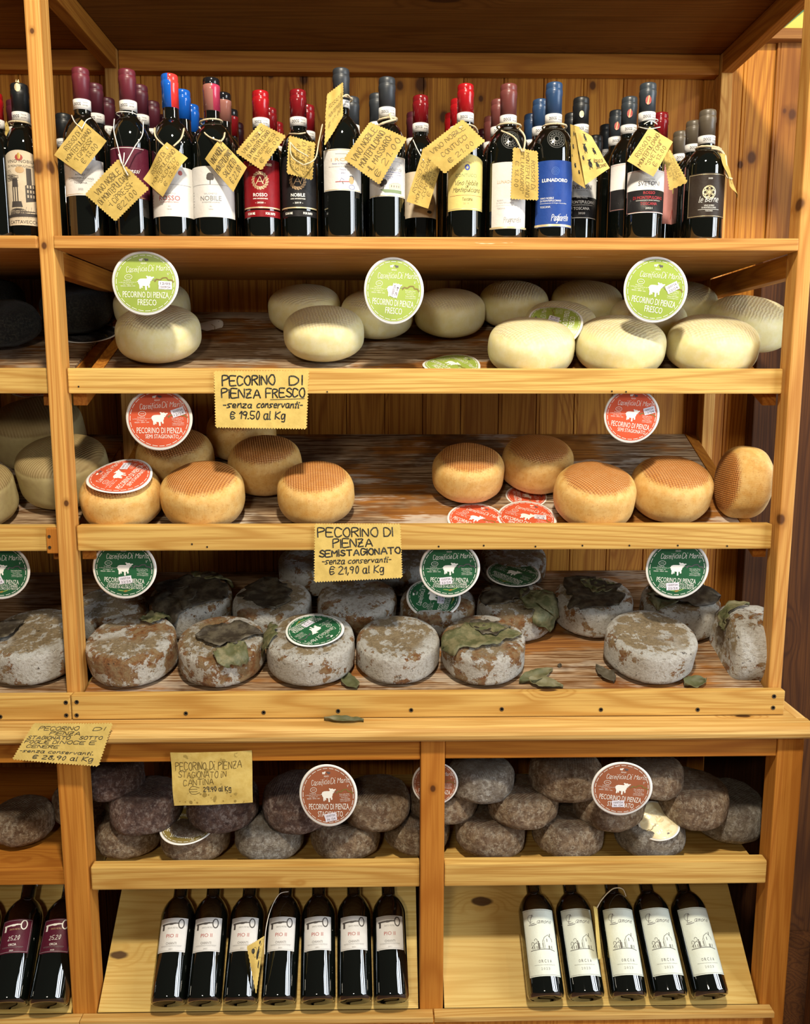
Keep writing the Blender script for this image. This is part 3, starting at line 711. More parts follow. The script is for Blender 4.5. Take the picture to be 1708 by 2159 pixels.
def card(name, corners, mat, label, cat, pinked=True, bulge=.004, draw=None, pen='pen', wav=1.0, seed=0, group=None, tooth=.0022, notch=False, back=None):
    """a paper card from its corners TL, TR, BR, BL; draw(K, W, H) writes in metres from the lower left"""
    root = thing(name, label, cat, None, group)
    TL, TR_, BR, BL = [Vector(c) for c in corners]
    W = ((TR_ - TL).length + (BR - BL).length) / 2; Hh = ((BL - TL).length + (BR - TR_).length) / 2
    nrm = (TR_ - TL).cross(BL - TL).normalized()
    if nrm.y > 0: nrm = -nrm
    def f(u, v, off=0.0):
        s = u / W; t_ = v / Hh
        p = (BL.lerp(BR, s)).lerp(TL.lerp(TR_, s), t_)
        b = bulge * (math.sin(PI * min(max(s, 0), 1)) * .6 + wav * noise.noise((s * 2 + seed, t_ * 2, seed * 1.7)) * .9)
        return p + nrm * (b + off)
    n = 14; vs = []; fs = []
    for j in range(n + 1):
        for i in range(n + 1): vs.append(f(W * i / n, Hh * j / n))
    for j in range(n):
        for i in range(n): a = j * (n + 1) + i; fs.append((a, a + 1, a + n + 2, a + n + 1))
    if pinked:
        def edge(p0, p1, out):
            L = (Vector(p1) - Vector(p0)).length; k = max(4, int(L / .0052))
            for i in range(k):
                a = Vector(p0).lerp(Vector(p1), i / k); b = Vector(p0).lerp(Vector(p1), (i + 1) / k); m = (a + b) / 2 + Vector(out) * tooth * 1.2
                q = len(vs); vs.extend([f(*a), f(*b), f(*m)]); fs.append((q, q + 1, q + 2))
        edge((0, 0), (W, 0), (0, -1)); edge((W, 0), (W, Hh), (1, 0)); edge((W, Hh), (0, Hh), (0, 1)); edge((0, Hh), (0, 0), (-1, 0))
    o = link_mesh('paper', vs, fs, M[mat], root, True)
    if draw:
        K = Ink(); draw(K, W, Hh); K.lay('handwriting', o, lambda u, v: f(u, v, .0005))
    return root
def hand_lines(lines, col='pen', pen=.06, top=.88, slant=.1, jitter=.22, margin=.08, ws=None, h=None, x=.5):
    def d(K, W, Hh):
        n = len(lines); lh = (top - .06) / n
        for i, s in enumerate(lines):
            w = (ws[i] if ws else .84) * W
            hh = Hh * lh * (h or .58)
            K.hand(s, W / 2, Hh * (top - lh * (i + .5)), w, hh, col, 0.0, pen, slant, jitter, maxk=1.5)
    return d

# ---------------------------------------------------------------- cheese wheels
KIND = {'fresh': (.57, 2.8, .006, .0), 'semi': (.64, 3.1, .012, .0), 'ash': (.42, 6.5, .013, .004), 'aged': (.56, 3.4, .024, .010), 'olive': (.60, 4.2, .010, .0), 'black': (.62, 2.5, .018, 0)}
def cheese_profile(hh, e, dimple):
    pr = []
    n = 30
    for i in range(n + 1):
        t_ = -PI / 2 + PI * i / n
        c, s = math.cos(t_), math.sin(t_)
        r = .5 * abs(c) ** (2 / e); z = hh / 2 + hh / 2 * math.copysign(abs(s) ** (2 / e), s)
        pr.append((max(r, .0), z))
    # spread: insert rings on the flat faces
    out = [(0, 0)]
    r1 = pr[1][0]
    for k in (.25, .5, .75): out.append((r1 * k, pr[0][1] + (pr[1][1] - pr[0][1]) * k * k))
    out += pr[1:-1]
    for k in (.75, .5, .25): out.append((pr[-2][0] * k, pr[-1][1] + (pr[-2][1] - pr[-1][1]) * k * k))
    out.append((0, hh))
    return [(r, z - dimple * max(0, 1 - (r / .4) ** 2) * (1 if z > hh / 2 else -1) if r < .4 else z) for r, z in out]
_cm = {}
def cheese_mesh(kind, var):
    if (kind, var) in _cm: return _cm[kind, var]
    hh, e, amp, dim = KIND[kind]; pr = cheese_profile(hh, e, dim); n = 64; vs = []; fs = []
    sd = var * 13.7
    def disp(p):
        q = Vector(p)
        a = noise.noise(q * 2.1 + Vector((sd, 0, 0))) * amp * 1.4 + noise.noise(q * 6 + Vector((0, sd, 0))) * amp * .5
        if kind in ('ash', 'aged'): a += noise.noise(q * 17 + Vector((sd, sd, 0))) * amp * .28
        d = Vector((q.x, q.y, (q.z - hh / 2) * 1.4))
        return q + d.normalized() * a if d.length > 1e-6 else q
    vs.append(disp((0, 0, pr[0][1])))
    for r, z in pr[1:-1]:
        for i in range(n): a = 2 * PI * i / n; vs.append(disp((r * math.cos(a), r * math.sin(a), z)))
    vs.append(disp((0, 0, pr[-1][1])))
    m = len(pr) - 2
    for i in range(n): fs.append((0, 1 + (i + 1) % n, 1 + i))
    for k in range(m - 1):
        for i in range(n): a = 1 + k * n + i; b = 1 + k * n + (i + 1) % n; fs.append((a, b, b + n, a + n))
    L = len(vs) - 1
    for i in range(n): fs.append((1 + (m - 1) * n + i, 1 + (m - 1) * n + (i + 1) % n, L))
    me = bpy.data.meshes.new('cheese_wheel'); me.from_pydata([tuple(v) for v in vs], [], fs)
    me.polygons.foreach_set('use_smooth', [True] * len(me.polygons)); me.update()
    _cm[kind, var] = me; return me
def cheese(kind, mtx, d, label, var=0, mat=None, group=None, squash=1.0):
    key = cheese_mesh(kind, var)
    me = key if not key.materials else key
    mat = M[mat or kind]
    if not me.materials: me.materials.append(mat)
    o = bpy.data.objects.new('cheese_wheel', me); C.objects.link(o)
    if me.materials[0] != mat:
        o.material_slots[0].link = 'OBJECT'; o.material_slots[0].material = mat
    o.matrix_world = mtx @ Matrix.Diagonal((d, d, d * squash, 1))
    tag(o, label, 'cheese', group); o['kindk'] = kind
    return o
def tilt_frame(n, rz, dx=0.0, dy=0.0):
    z = (Vector(n) + Vector((dx, dy, 0))).normalized(); x = Vector((0, 1, 0)).cross(z).normalized(); y = z.cross(x)
    return Matrix((x, y, z)).transposed().to_4x4() @ Matrix.Rotation(rz, 4, 'Z')
def tray_cheese(k, kind, cx, cy, w, label, rz=None, dx=0.0, dy=0.0, var=None, mat=None, group=None, squash=1.0, lift=.003, back=0.0):
    """a wheel lying on tilted shelf k, the middle of its outline at (cx, cy) and w wide in the photograph"""
    hh = KIND[kind][0] * squash; d = .16; TN = TNS[k]
    for _ in range(3):
        p0 = Vector((0, TR[k][1], TR[k][0])) + TN * (hh * d / 2)
        c = on_plane(cx, cy, p0, TN); d = w * dep(c) / F
    c.y += 0
    ymin = 1.668 + d / 2 * .99 if k < 3 else 1.622 + d / 2 * .97
    if c.y < ymin: dd = ymin - c.y; c += Vector((0, dd, dd * SLS[k]))
    base = c - TN * (hh * d / 2) + TN * lift
    rz = random.uniform(0, 6.28) if rz is None else rz
    var = random.randrange(3) if var is None else var
    m = Matrix.Translation(base) @ tilt_frame(TN, rz, dx, dy)
    o = cheese(kind, m, d, label, var, mat, group, squash); o['d'] = d; o['fx'] = int(cy > {1: 700, 2: 1035, 3: 1370}[k]); WHEELS.setdefault(k, []).append(o); return o
WHEELS = {}
def relax(k):
    """nudge the wheels of one shelf apart until they only touch"""
    ws = WHEELS.get(k, [])
    y0 = 1.667 if k < 3 else 1.621
    for _ in range(120):
        for i, a in enumerate(ws):
            for b in ws[i + 1:]:
                pa, pb = a.matrix_world.translation, b.matrix_world.translation
                dx, dy = pb.x - pa.x, (pb.y - pa.y) * 1.06
                if abs(pb.z - SLS[k] * pb.y - pa.z + SLS[k] * pa.y) > .03: continue
                need = (a['d'] + b['d']) / 2 * (1.03 if a['kindk'] == 'ash' else 1.01); L = math.hypot(dx, dy)
                if L < need and L > 1e-5:
                    e = (need - L) * .5; ux, uy = dx / L * .35, dy / L
                    for o, s in ((a, -1), (b, 1)):
                        m = o.matrix_world.copy(); r_ = o['d'] / 2
                        ny = min(max(m.translation.y + s * uy * e, y0 + r_ * 1.01), 2.094 - r_ * 1.01)
                        m.translation.z += (ny - m.translation.y) * SLS[k]
                        m.translation.y = ny; m.translation.x += s * ux * e * (0.12 if o['fx'] else 1)
                        o.matrix_world = m
LATER = []
def top_of(o, dx=0.0, dy=0.0, extra=.003):
    """a point just above the top face of a cheese, with its normal"""
    kind = o['kindk']; hh = KIND[kind][0]; d = o.matrix_world.to_scale()[0]
    n = (o.matrix_world.to_3x3() @ Vector((0, 0, 1))).normalized()
    p = o.matrix_world @ Vector((0, 0, hh)) + Vector((dx, dy, 0))
    p -= n * ((p - (o.matrix_world @ Vector((0, 0, hh)))).dot(n))
    return p + n * extra, n
_cp = {}
def drape(kind):
    if kind in _cp: return _cp[kind]
    hh, e, amp, dim = KIND[kind]; pr = [p for p in cheese_profile(hh, e, dim)][::-1]
    tab = [(0, *pr[0])]
    for i in range(1, len(pr)): tab.append((tab[-1][0] + math.hypot(pr[i][0] - pr[i - 1][0], pr[i][1] - pr[i - 1][1]), *pr[i]))
    _cp[kind] = tab; return tab
def leaf_on(o, cx, cy, L, W, rot, mat='leaf', seed=0, torn=.25, lift=.016):
    """a walnut leaf lying over the top and side of a cheese (its own part)"""
    tab = drape(o['kindk']); vs = []; fs = []; nu, nv = 22, 8; rng = random.Random(seed)
    hh = KIND[o['kindk']][0]
    for i in range(nu + 1):
        u = i / nu; wd_ = W * (math.sin(PI * u ** .8) ** .8 + .02)
        for j in range(nv + 1):
            v = (j / nv - .5)
            tear = 1 + torn * 2.2 * noise.noise((u * 9 + seed, v * 3, seed * .7)) * (abs(v) * 2)
            x = (u - .5) * L; y = v * wd_ * tear * 1.2 + .03 * math.sin(u * 4 + seed)
            X = cx + x * math.cos(rot) - y * math.sin(rot); Y = cy + x * math.sin(rot) + y * math.cos(rot)
            s = math.hypot(X, Y); a = math.atan2(Y, X); k = 0
            while k < len(tab) - 2 and tab[k + 1][0] < s: k += 1
            s0, r0, z0 = tab[k]; s1, r1, z1 = tab[k + 1]; q = min(1.0, (s - s0) / max(s1 - s0, 1e-6))
            r = r0 + (r1 - r0) * q; z = z0 + (z1 - z0) * q
            nr, nz = (z0 - z1), (r1 - r0); ln = math.hypot(nr, nz) or 1; nr /= ln; nz /= ln
            off = lift + .045 * abs(noise.noise((u * 6 + seed, v * 6, 3.3))) + .020 * (abs(v) * 2) ** 2 + .012 * abs(noise.noise((u * 17, v * 13, seed))) - (.008 if j == nv // 2 else 0)
            vs.append(((r + nr * off) * math.cos(a), (r + nr * off) * math.sin(a), z + nz * off))
    for i in range(nu):
        for j in range(nv): a = i * (nv + 1) + j; fs.append((a, a + 1, a + nv + 2, a + nv + 1))
    lf = link_mesh('walnut_leaf', vs, fs, M[mat], o, True)
    sd = lf.modifiers.new('thickness', 'SOLIDIFY'); sd.thickness = .006
    return lf
def loose_leaf(mtx, L, W, label, mat='leaf', seed=0, curl=.3, group=None):
    vs = []; fs = []; nu, nv = 18, 6
    for i in range(nu + 1):
        u = i / nu; wd_ = W * (math.sin(PI * u ** .8) ** .8 + .02)
        for j in range(nv + 1):
            v = j / nv - .5; y = v * wd_ * (1 + .3 * noise.noise((u * 6 + seed, v * 3, 0)))
            z = curl * W * (v * 2) ** 2 * .5 + .25 * W * abs(noise.noise((u * 4 + seed, v * 3, 1))) + .0006
            vs.append(((u - .5) * L, y, z))
    for i in range(nu):
        for j in range(nv): a = i * (nv + 1) + j; fs.append((a, a + 1, a + nv + 2, a + nv + 1))
    o = link_mesh('dry_leaf', vs, fs, M[mat], None, True, None, mtx); o.matrix_world = mtx
    sd = o.modifiers.new('thickness', 'SOLIDIFY'); sd.thickness = .0007; sd.offset = 1
    return tag(o, label, 'leaf', group)

# ================================================================ shelf 1: fresh pecorino
A = tray_cheese(1, 'fresh', 334, 706, 176, 'pale fresh cheese wheel alone at the left front, below a hanging green label', 1.1, .02)
tray_cheese(1, 'fresh', 318, 650, 158, 'pale fresh cheese wheel behind the lone left one, half hidden by the green label', .3)
tray_cheese(1, 'fresh', 684, 702, 168, 'pale fresh cheese wheel in front of another, left of the middle green label', .2)
tray_cheese(1, 'fresh', 643, 657, 153, 'pale fresh cheese wheel peeping over the one left of the middle green label', 2.0)
tray_cheese(1, 'fresh', 799, 664, 153, 'pale fresh cheese wheel directly behind the middle hanging green label', .9)
tray_cheese(1, 'fresh', 952, 661, 150, 'pale fresh cheese wheel in the back row just right of the middle green label', .4)
tray_cheese(1, 'fresh', 1101, 662, 150, 'pale fresh cheese wheel in the back row behind the bent green label', -.3)
tray_cheese(1, 'fresh', 1255, 648, 150, 'pale fresh cheese wheel at the very back between two hanging green labels', .1)
cK = tray_cheese(1, 'fresh', 1214, 690, 150, 'pale fresh cheese wheel in the middle row, touching the bent green label', -.6)
tray_cheese(1, 'fresh', 1368, 690, 162, 'pale fresh cheese wheel in the middle row under the right hanging green label', 1.4)
tray_cheese(1, 'fresh', 1425, 652, 150, 'pale fresh cheese wheel at the very back right, mostly behind the right green label', .7)
tray_cheese(1, 'fresh', 1540, 694, 174, 'ridged pale fresh cheese wheel leaning at the far right of the top cheese shelf', -.5, .06)
cC = tray_cheese(1, 'fresh', 1125, 734, 182, 'pale fresh cheese wheel at the front rail with a bent green label on its top', .5)
tray_cheese(1, 'fresh', 1307, 730, 186, 'pale fresh cheese wheel at the front rail, middle one of the three at the right', -.8)
tray_cheese(1, 'fresh', 1495, 730, 188, 'pale fresh cheese wheel at the front rail, rightmost of the three in front', .1)
tray_cheese(1, 'black', 20, 682, 140, 'black pitted cheese wheel left of the tall post on the top cheese shelf', .5)
tray_cheese(1, 'black', 160, 655, 150, 'black smooth cheese wheel in the shade behind the tall left post', 1.5)
tray_cheese(1, 'black', -20, 640, 140, 'black cheese wheel at the back, cut by the left edge of the picture', 2.5)

def disc_at(px, py, Y, rpx, **kw): return Matrix.Translation(at(px, py, Y)), rpx * Y / F
for (px, py, rx, ry, rot, lab, st, Yd) in ((306, 597, 70, 66, -.06, 'round lime green cheese label hanging at the left of the top cheese shelf', (.60, -.10, -.12, ('12/05', '10/09/24')), 1.636),
        (830, 613, 63, 69, .0, 'round lime green cheese label hanging at the middle of the top cheese shelf', (.05, .0, 1.25, ('10/07/24', '24')), 1.633),
        (1382, 611, 68, 68, .06, 'round lime green cheese label taped up at the right of the top cheese shelf', (.52, .10, .52, ('10/07/24', '22/24')), 1.633)):
    m, R = disc_at(px, py, Yd, 1)
    p = at(px, py, Yd)
    o = round_label(frame(p, (0, -1, .0), rot=rot), rx * dep(p) / F, 'lime', 'fresco', lab, sy=ry / rx, bend=.02, bdir=.8, sticker=st, group='hanging green labels')
def lay_on(o, R, colour, kind, rot, label, dx=0, dy=0, tiltx=0.0, extra=.006, sticker=(.45, .0, .1, ('10/07/24', '')), **kw):
    p, n = top_of(o, dx, dy, extra)
    n = (n + Vector((tiltx, kw.pop('tilty', 0.0), 0))).normalized()
    return round_label(frame(p, n, (0, 1, .2), rot), R, colour, kind, label, sticker=sticker, **kw)
STK = (.50, .06, .1, ('10/07/24', '24/24'))
round_label(frame(at(1171, 677, 1.743), (-.08, -.80, .60), (0, 1, .2), -1.35), .055, 'lime', 'fresco', 'bent lime green label leaning between two pale cheeses near the right', bend=.35, bdir=0.0, sticker=(.1, .05, 1.3, ('10/07/24', '24')))
def lay_tray(k, px, py, R, colour, kind, rot, label, extra=.002, tilt=(0, 0), **kw):
    TN = TNS[k]
    p = on_plane(px, py, Vector((0, TR[k][1], TR[k][0])), TN) + TN * extra
    return round_label(frame(p, TN + Vector((tilt[0], tilt[1], 0)), (0, 1, .3), rot), R, colour, kind, label, **kw)
lay_tray(1, 952, 772, .060, 'lime', 'fresco', .9, 'bent lime green label lying flat behind the front rail, left of the three front cheeses', bend=.12, extra=.006, sticker=None)
lay_tray(1, 440, 687, .034, 'rim', 'fresco', .9, 'small pale label back curling on the shelf right of the lone fresh cheese', extra=.006, bend=.25, sticker=None, ink='rim')
lay_tray(1, 190, 705, .062, 'blackprint', 'plain', .5, 'black round label lying in the shade just right of the tall left post', extra=.003, sticker=None, ink='grey_ink')

relax(1)
for f_ in LATER: f_()
LATER.clear()
# ================================================================ shelf 2: semi-aged pecorino
ca = tray_cheese(2, 'semi', 250, 1056, 168, 'mottled orange cheese wheel with a red label lying on top, beside the left post', .4)
tray_cheese(2, 'semi', 424, 1047, 174, 'orange cheese wheel with a dark ribbed top, second from the left in front', -.25)
tray_cheese(2, 'semi', 367, 988, 162, 'orange cheese wheel behind the front pair under the left hanging red label', .5)
cd = tray_cheese(2, 'semi', 530, 1000, 156, 'orange cheese wheel in the second row, lower right of the shaded back wheel', .2)
tray_cheese(2, 'semi', 507, 934, 148, 'shaded orange cheese wheel at the back just under the yellow fresco sign', .9)
tray_cheese(2, 'semi', 665, 1054, 163, 'small pale orange cheese wheel standing alone at the front left of the sign below', .1)
tray_cheese(2, 'semi', 990, 998, 152, 'orange cheese wheel with a ribbed top, left one of the pair in mid shelf', -.1)
tray_cheese(2, 'semi', 1146, 998, 154, 'orange cheese wheel resting on a red label corner, right of the mid-shelf pair', .3)
tray_cheese(2, 'semi', 1254, 1049, 170, 'orange cheese wheel with the rustiest blotched top at the right front', .6)
tray_cheese(2, 'semi', 1423, 1048, 170, 'smooth yellow orange cheese wheel between the rusty one and the upright one', .15)
def upright(k, kind, px, py, w, hpx, label, az, lean=0.0, var=0, Y=1.76, squash=1.0):
    """a wheel standing on its rim; az turns its top face towards the left and the viewer"""
    ax = Vector((-math.cos(az), -math.sin(az), lean)).normalized()
    d = hpx * Y / F; c = at(px, py, Y); hh = KIND[kind][0] * squash
    side = Vector((0, 0, 1)); y = (side - ax * side.dot(ax)).normalized(); x = y.cross(ax)
    m = Matrix((x, y, ax)).transposed().to_4x4(); base = c - ax * hh * d / 2
    need = tz(k, Y) + d / 2 * 1.0 - c.z
    o = cheese(kind, Matrix.Translation(base + Vector((0, 0, need if abs(need) < .05 else 0))) @ m, d, label, var, squash=squash); return o
upright(2, 'semi', 1567, 1014, 118, 156, 'orange cheese wheel standing on its edge against the right post', math.radians(1), .10, 1, Y=1.748, squash=.92)
tray_cheese(2, 'olive', 92, 940, 190, 'olive grey cheese wheel with a dark label on top behind the left post', .5)
cO = tray_cheese(2, 'olive', 128, 1024, 190, 'olive grey cheese wheel with a brown top, crossed by the left post', -.5, var=1)
tray_cheese(2, 'olive', -48, 1046, 176, 'olive grey cheese wheel cut by the left edge of the picture', .8)
LATER.append(lambda: lay_on(ca, .064, 'coral', 'semi', -1.35, 'red cheese label lying on the mottled wheel beside the left post', dx=.008, dy=-.010, extra=.006, tilty=-.03, bend=.10, bdir=1.2, sticker=(.52, .06, .1, ('10/07/24', '12/24'))))
lay_tray(2, 100, 905, .06, 'coral', 'semi', .4, 'dark red label on the olive wheel behind the left post', extra=.115, sticker=None)
for (px, py, r_, rot, lab, st) in ((335, 884, 70, -.08, 'round red cheese label hanging at the left of the second cheese shelf', (.60, .18, .25, ('30/07/24', '12/24'))),
        (1332, 876, 59, .04, 'round red cheese label hanging at the right of the second cheese shelf', (.62, .20, .3, ('10/07/24', '12/24')))):
    Yd = 1.6665 + .006; p = at(px, py, Yd)
    round_label(frame(p, (0, -1, 0), rot=rot), r_ * dep(p) / F, 'coral', 'semi', lab, sticker=st, bend=.03, bdir=.5, sy=.93 if px < 900 else .98, group='hanging red labels')
lay_tray(2, 1003, 1096, .060, 'coral', 'semi', .5, 'red label lying behind the front rail, partly under its twin to the right', extra=.003, sticker=None)
lay_tray(2, 1110, 1094, .062, 'coral', 'semi', .45, 'red label with a white sticker lying behind the front rail over its twin', extra=.0055, bend=.05, sticker=(.42, .18, .3, ('10/07/24', '24')))
lay_tray(2, 1110, 1046, .045, 'coral', 'semi', 1.5, 'red label peeping from under the right one of the mid shelf pair', extra=.0006, sticker=None)

relax(2)
for f_ in LATER: f_()
LATER.clear()
# ================================================================ shelf 3: pecorino aged under ash and walnut leaves
g3 = None
a = tray_cheese(3, 'ash', 282, 1390, 188, 'ash-covered cheese wheel with a smooth grey-brown top, first right of the left post', .2, var=0)
leaf_on(a, .25, .28, .35, .18, .3, 'leaf', 3)
b = tray_cheese(3, 'ash', 465, 1388, 182, 'ash-covered cheese wheel with one dark leaf slanting across its top', 1.2, var=1)
b['lf'] = 1; leaf_on(b, .02, -.10, .75, .36, 1.25 - 2.4, 'leaf_d', 5); leaf_on(b, -.25, -.30, .4, .25, -.2, 'leaf', 8)
c = tray_cheese(3, 'ash', 648, 1386, 188, 'ash-covered cheese wheel with a dark green label lying on its top', 2.2, var=2)
leaf_on(c, .30, .42, .5, .3, 2.8, 'leaf', 9)
tray_cheese(3, 'ash', 838, 1382, 176, 'whitest ash-covered cheese wheel with a chalky top, right of the green labelled wheel', .6, var=1, squash=.98)
e = tray_cheese(3, 'ash', 1018, 1380, 178, 'ash-covered cheese wheel with a broad green leaf folded across its top', -.2, var=0)
leaf_on(e, -.02, -.10, .95, .42, .15 + .2, 'leaf', 12); leaf_on(e, .05, .14, .5, .25, .1, 'leaf_d', 15)
fW = tray_cheese(3, 'ash', 1377, 1382, 188, 'glossy tan ash cheese wheel beside the upright one, catching the light', 3.1, var=2)
hL = tray_cheese(3, 'ash', 56, 1394, 200, 'ash-covered cheese wheel with a leaf fragment left of the tall post', .4, var=1)
leaf_on(hL, -.30, .05, .5, .3, .3, 'leaf_d', 17)
tray_cheese(3, 'ash', 245, 1318, 150, 'small ash cheese wheel just behind the first one beside the left post', .1, var=2)
i1 = tray_cheese(3, 'ash', 405, 1290, 172, 'ash-covered cheese wheel under dark leaves, second row below the left green label', 2.4, var=0)
leaf_on(i1, 0, 0, .95, .55, .5, 'leaf_d', 21); leaf_on(i1, -.1, .3, .7, .4, 2.0, 'leaf_d', 22); leaf_on(i1, .1, -.42, .6, .25, 3.4, 'leaf', 23)
j1 = tray_cheese(3, 'ash', 578, 1290, 165, 'dark ash cheese wheel in the second row, left of the bare brown one', .9, var=1)
leaf_on(j1, 0, .05, .8, .5, 1.0, 'leaf_d', 25)
k1 = tray_cheese(3, 'ash', 753, 1285, 166, 'bare brown ash cheese wheel in the second row under the semi-aged price sign', 3.9, var=2)
l1 = tray_cheese(3, 'ash', 920, 1288, 158, 'ash cheese wheel in the second row carrying a sideways green label', 4.4, var=0)
m1 = tray_cheese(3, 'ash', 1088, 1298, 162, 'ash cheese wheel swathed in broken green leaves below the middle label', .7, var=1)
leaf_on(m1, .1, -.35, .8, .42, 1.5, 'leaf', 31); leaf_on(m1, .3, -.35, .6, .35, .4, 'leaf', 32); leaf_on(m1, -.05, .12, .8, .4, .1, 'leaf_d', 33)
n1 = tray_cheese(3, 'ash', 1257, 1300, 166, 'ash cheese wheel with a sunken dark leafy top, left of the glossy wheel', 1.9, var=2)
leaf_on(n1, 0, .05, .85, .6, .3, 'leaf_d', 36); leaf_on(n1, .10, -.10, .45, .3, .8, 'leaf', 37)
o1 = tray_cheese(3, 'ash', 1432, 1300, 164, 'ash cheese wheel behind the glossy one, below the right green label', 2.9, var=0)
leaf_on(o1, -.05, 0, .85, .5, .2, 'leaf_d', 41); leaf_on(o1, .25, .15, .5, .3, 1.3, 'leaf', 42)
upG = upright(3, 'ash', 1568, 1360, 140, 178, 'large ash cheese wheel standing on its edge at the right end of the third shelf', math.radians(0), .04, 1, Y=1.722, squash=1.35)
leaf_on(upG, .10, .44, .45, .16, 1.9, 'leaf', 44)
q1 = tray_cheese(3, 'ash', 640, 1232, 150, 'white ash cheese wheel at the back left of the semi-aged price sign', .3, var=1, lift=.02)
r1 = tray_cheese(3, 'ash', 838, 1226, 150, 'mauve white ash cheese wheel at the back behind the semi-aged price sign', 1.3, var=0, lift=.02)
s1 = tray_cheese(3, 'ash', 1082, 1222, 138, 'rough ash cheese wheel at the back with a green label edge under it', 2.3, var=2, lift=.03)
LATER.append(lambda: lay_on(c, .060, 'forest', 'green', 2.25, 'dark green label lying face up on the front ash wheel left of centre', dx=.010, dy=.0, extra=.008, sticker=(-.1, -.42, .0, ('10/07/24', '22')), bend=.03))
LATER.append(lambda: lay_on(l1, .060, 'forest', 'green', -1.35, 'dark green label lying sideways on the second row wheel beneath the middle hanging label', dx=-.010, dy=-.018, extra=.012, tilty=-.30, sticker=(-.1, -.3, .1, ('10/07/24', '22')), bend=.12))
p = at(1082, 1208, 1.90)
round_label(frame(p, TNS[3], (0, 1, .3), .6), .062, 'forest', 'green', 'dark green label sandwiched between two stacked ash wheels at the back', sticker=None)
for (px, py, r_, rot, lab, st) in ((-2, 1204, 64, -.05, 'dark green label hanging at the left edge of the picture', (-.1, -.36, .3, ('10/07/24', '22/24'))),
        (262, 1200, 67, -.02, 'round dark green label hanging left, right of the tall post', (.02, -.36, .12, ('10/07/24', '22/24'))),
        (948, 1200, 64, -.06, 'round dark green label hanging in the middle beside the semi-aged price sign', (-.14, -.40, .05, ('10/07/24', '22/24'))),
        (1428, 1200, 67, -.02, 'round dark green label hanging at the right of the third shelf', (-.13, -.58, .03, ('10/07/24', '22/24')))):
    Yd = 1.672; p = at(px, py, Yd)
    round_label(frame(p, (0, -1, 0), rot=rot), r_ * dep(p) / F, 'forest', 'green', lab, sticker=st, bend=.02, sy=.95, group='hanging dark green labels')
for i, (px, py, L, W, rz, mt, lab) in enumerate(((1130, 1430, .085, .03, .5, 'leaf', 'dry green leaf curled on the bare shelf left of the glossy wheel'), (1150, 1446, .07, .03, -.3, 'leaf', 'dry green leaf flat behind the rail, right of the folded leaf wheel'), (1275, 1425, .06, .028, 2.0, 'leaf_d', 'dark dry leaf tucked under the glossy wheel on its left'), (1465, 1445, .05, .035, .3, 'leaf', 'pale dry leaf between the glossy wheel and the upright wheel'), (735, 1440, .06, .03, 2.2, 'leaf', 'dry leaf upright between the green labelled wheel and the whitest wheel'), (1180, 1405, .012, .008, 1.2, 'leaf_d', 'tiny leaf crumb alone on the bare part of the third shelf'))):
    p = on_plane(px, py, Vector((0, TR[3][1], TR[3][0])), TNS[3]) + TNS[3] * .001
    loose_leaf(Matrix.Translation(p) @ tilt_frame(TNS[3], rz), L, W, lab, mt, 50 + i, .5)
p = on_plane(725, 1522, Vector((0, 0, .862)), Vector((0, 0, 1)))
p.y = 1.582
loose_leaf(Matrix.Translation(p + Vector((0, 0, .0005))) @ Matrix.Rotation(-.12, 4, 'Z'), .078, .020, 'single dry green leaf lying on the worktop below the third shelf', 'leaf', 71, .6)

relax(3)
for f_ in LATER: f_()
LATER.clear()
# ================================================================ lower shelf: aged pecorino in a pile
LZ = .5300
def pile(cx, lay, w, label, mat='aged', cy=None, Y=None, rz=None, dx=0, dy=0, var=None, sq=1.0):
    Y = Y or (1.6775, 1.665, 1.668)[lay]
    d = w * dep((0, Y, .6)) / F * .975
    hh = KIND['aged'][0] * d * sq
    if cy is None: p = at(cx, 1790, Y); z = LZ + .004 + abs(dx) * d * .5 + abs(dy) * d * .6
    else: p = at(cx, cy, Y); z = p.z - hh / 2
    if cx < 130 and lay == 0: z += .0275
    if lay == 0: Y = max(Y, ymin_pile(at(cx, 1790, Y).x, d / 2))
    m = T(p.x, Y, z) @ tilt_frame((0, 0, 1), random.uniform(0, 6) if rz is None else rz, dx, dy)
    o = cheese('aged', m, d, label, random.randrange(3) if var is None else var, mat, squash=sq); o['d'] = d; o['lay'] = lay; o['sq'] = sq; PILE.append(o); return o
PILE = []
def ymin_pile(x, r_):
    return (1.6245 if any(p0 - r_ * .8 < x < p1_ + r_ * .8 for p0, p1_ in POSTS) else 1.6035) + r_ * 1.02
GA = None
pile(270, 0, 137, 'brown aged wheel in the bottom layer, first right of the lower left post')
cS = pile(423, 0, 150, 'brown aged wheel in the bottom layer with a white-edged label on top')
pile(580, 0, 150, 'pitted grey aged wheel in the bottom layer under the round brown label', 'aged_grey')
pile(737, 0, 152, 'brown aged wheel in the bottom layer, right of the pitted grey one')
pile(885, 0, 140, 'brown aged wheel in the bottom layer beside the middle post', 'aged')
pile(1050, 0, 152, 'rough brown aged wheel in the bottom layer, first whole one right of the middle post')
pile(1207, 0, 152, 'tan aged wheel in the bottom layer below the gap left of the right brown label')
cT = pile(1363, 0, 152, 'grey-tan aged wheel in the bottom layer with a crumpled cream label on it', 'aged_grey')
pile(1522, 0, 156, 'large grey pitted aged wheel leaning at the right end of the pile', 'aged_grey', cy=None, dx=.04, dy=-.08, sq=1.2)
pile(300, 1, 152, 'dark aged wheel in the second layer, left of the stained yellow sign', 'aged_dark', 1714, sq=1.1)
pile(461, 1, 156, 'dark aged wheel in the second layer just below the stained yellow sign', 'aged_dark', 1716, dy=-.05)
pile(618, 1, 158, 'dark purplish aged wheel in the second layer, left of the round brown label', 'aged_dark', 1718, dy=-.08, sq=1.05)
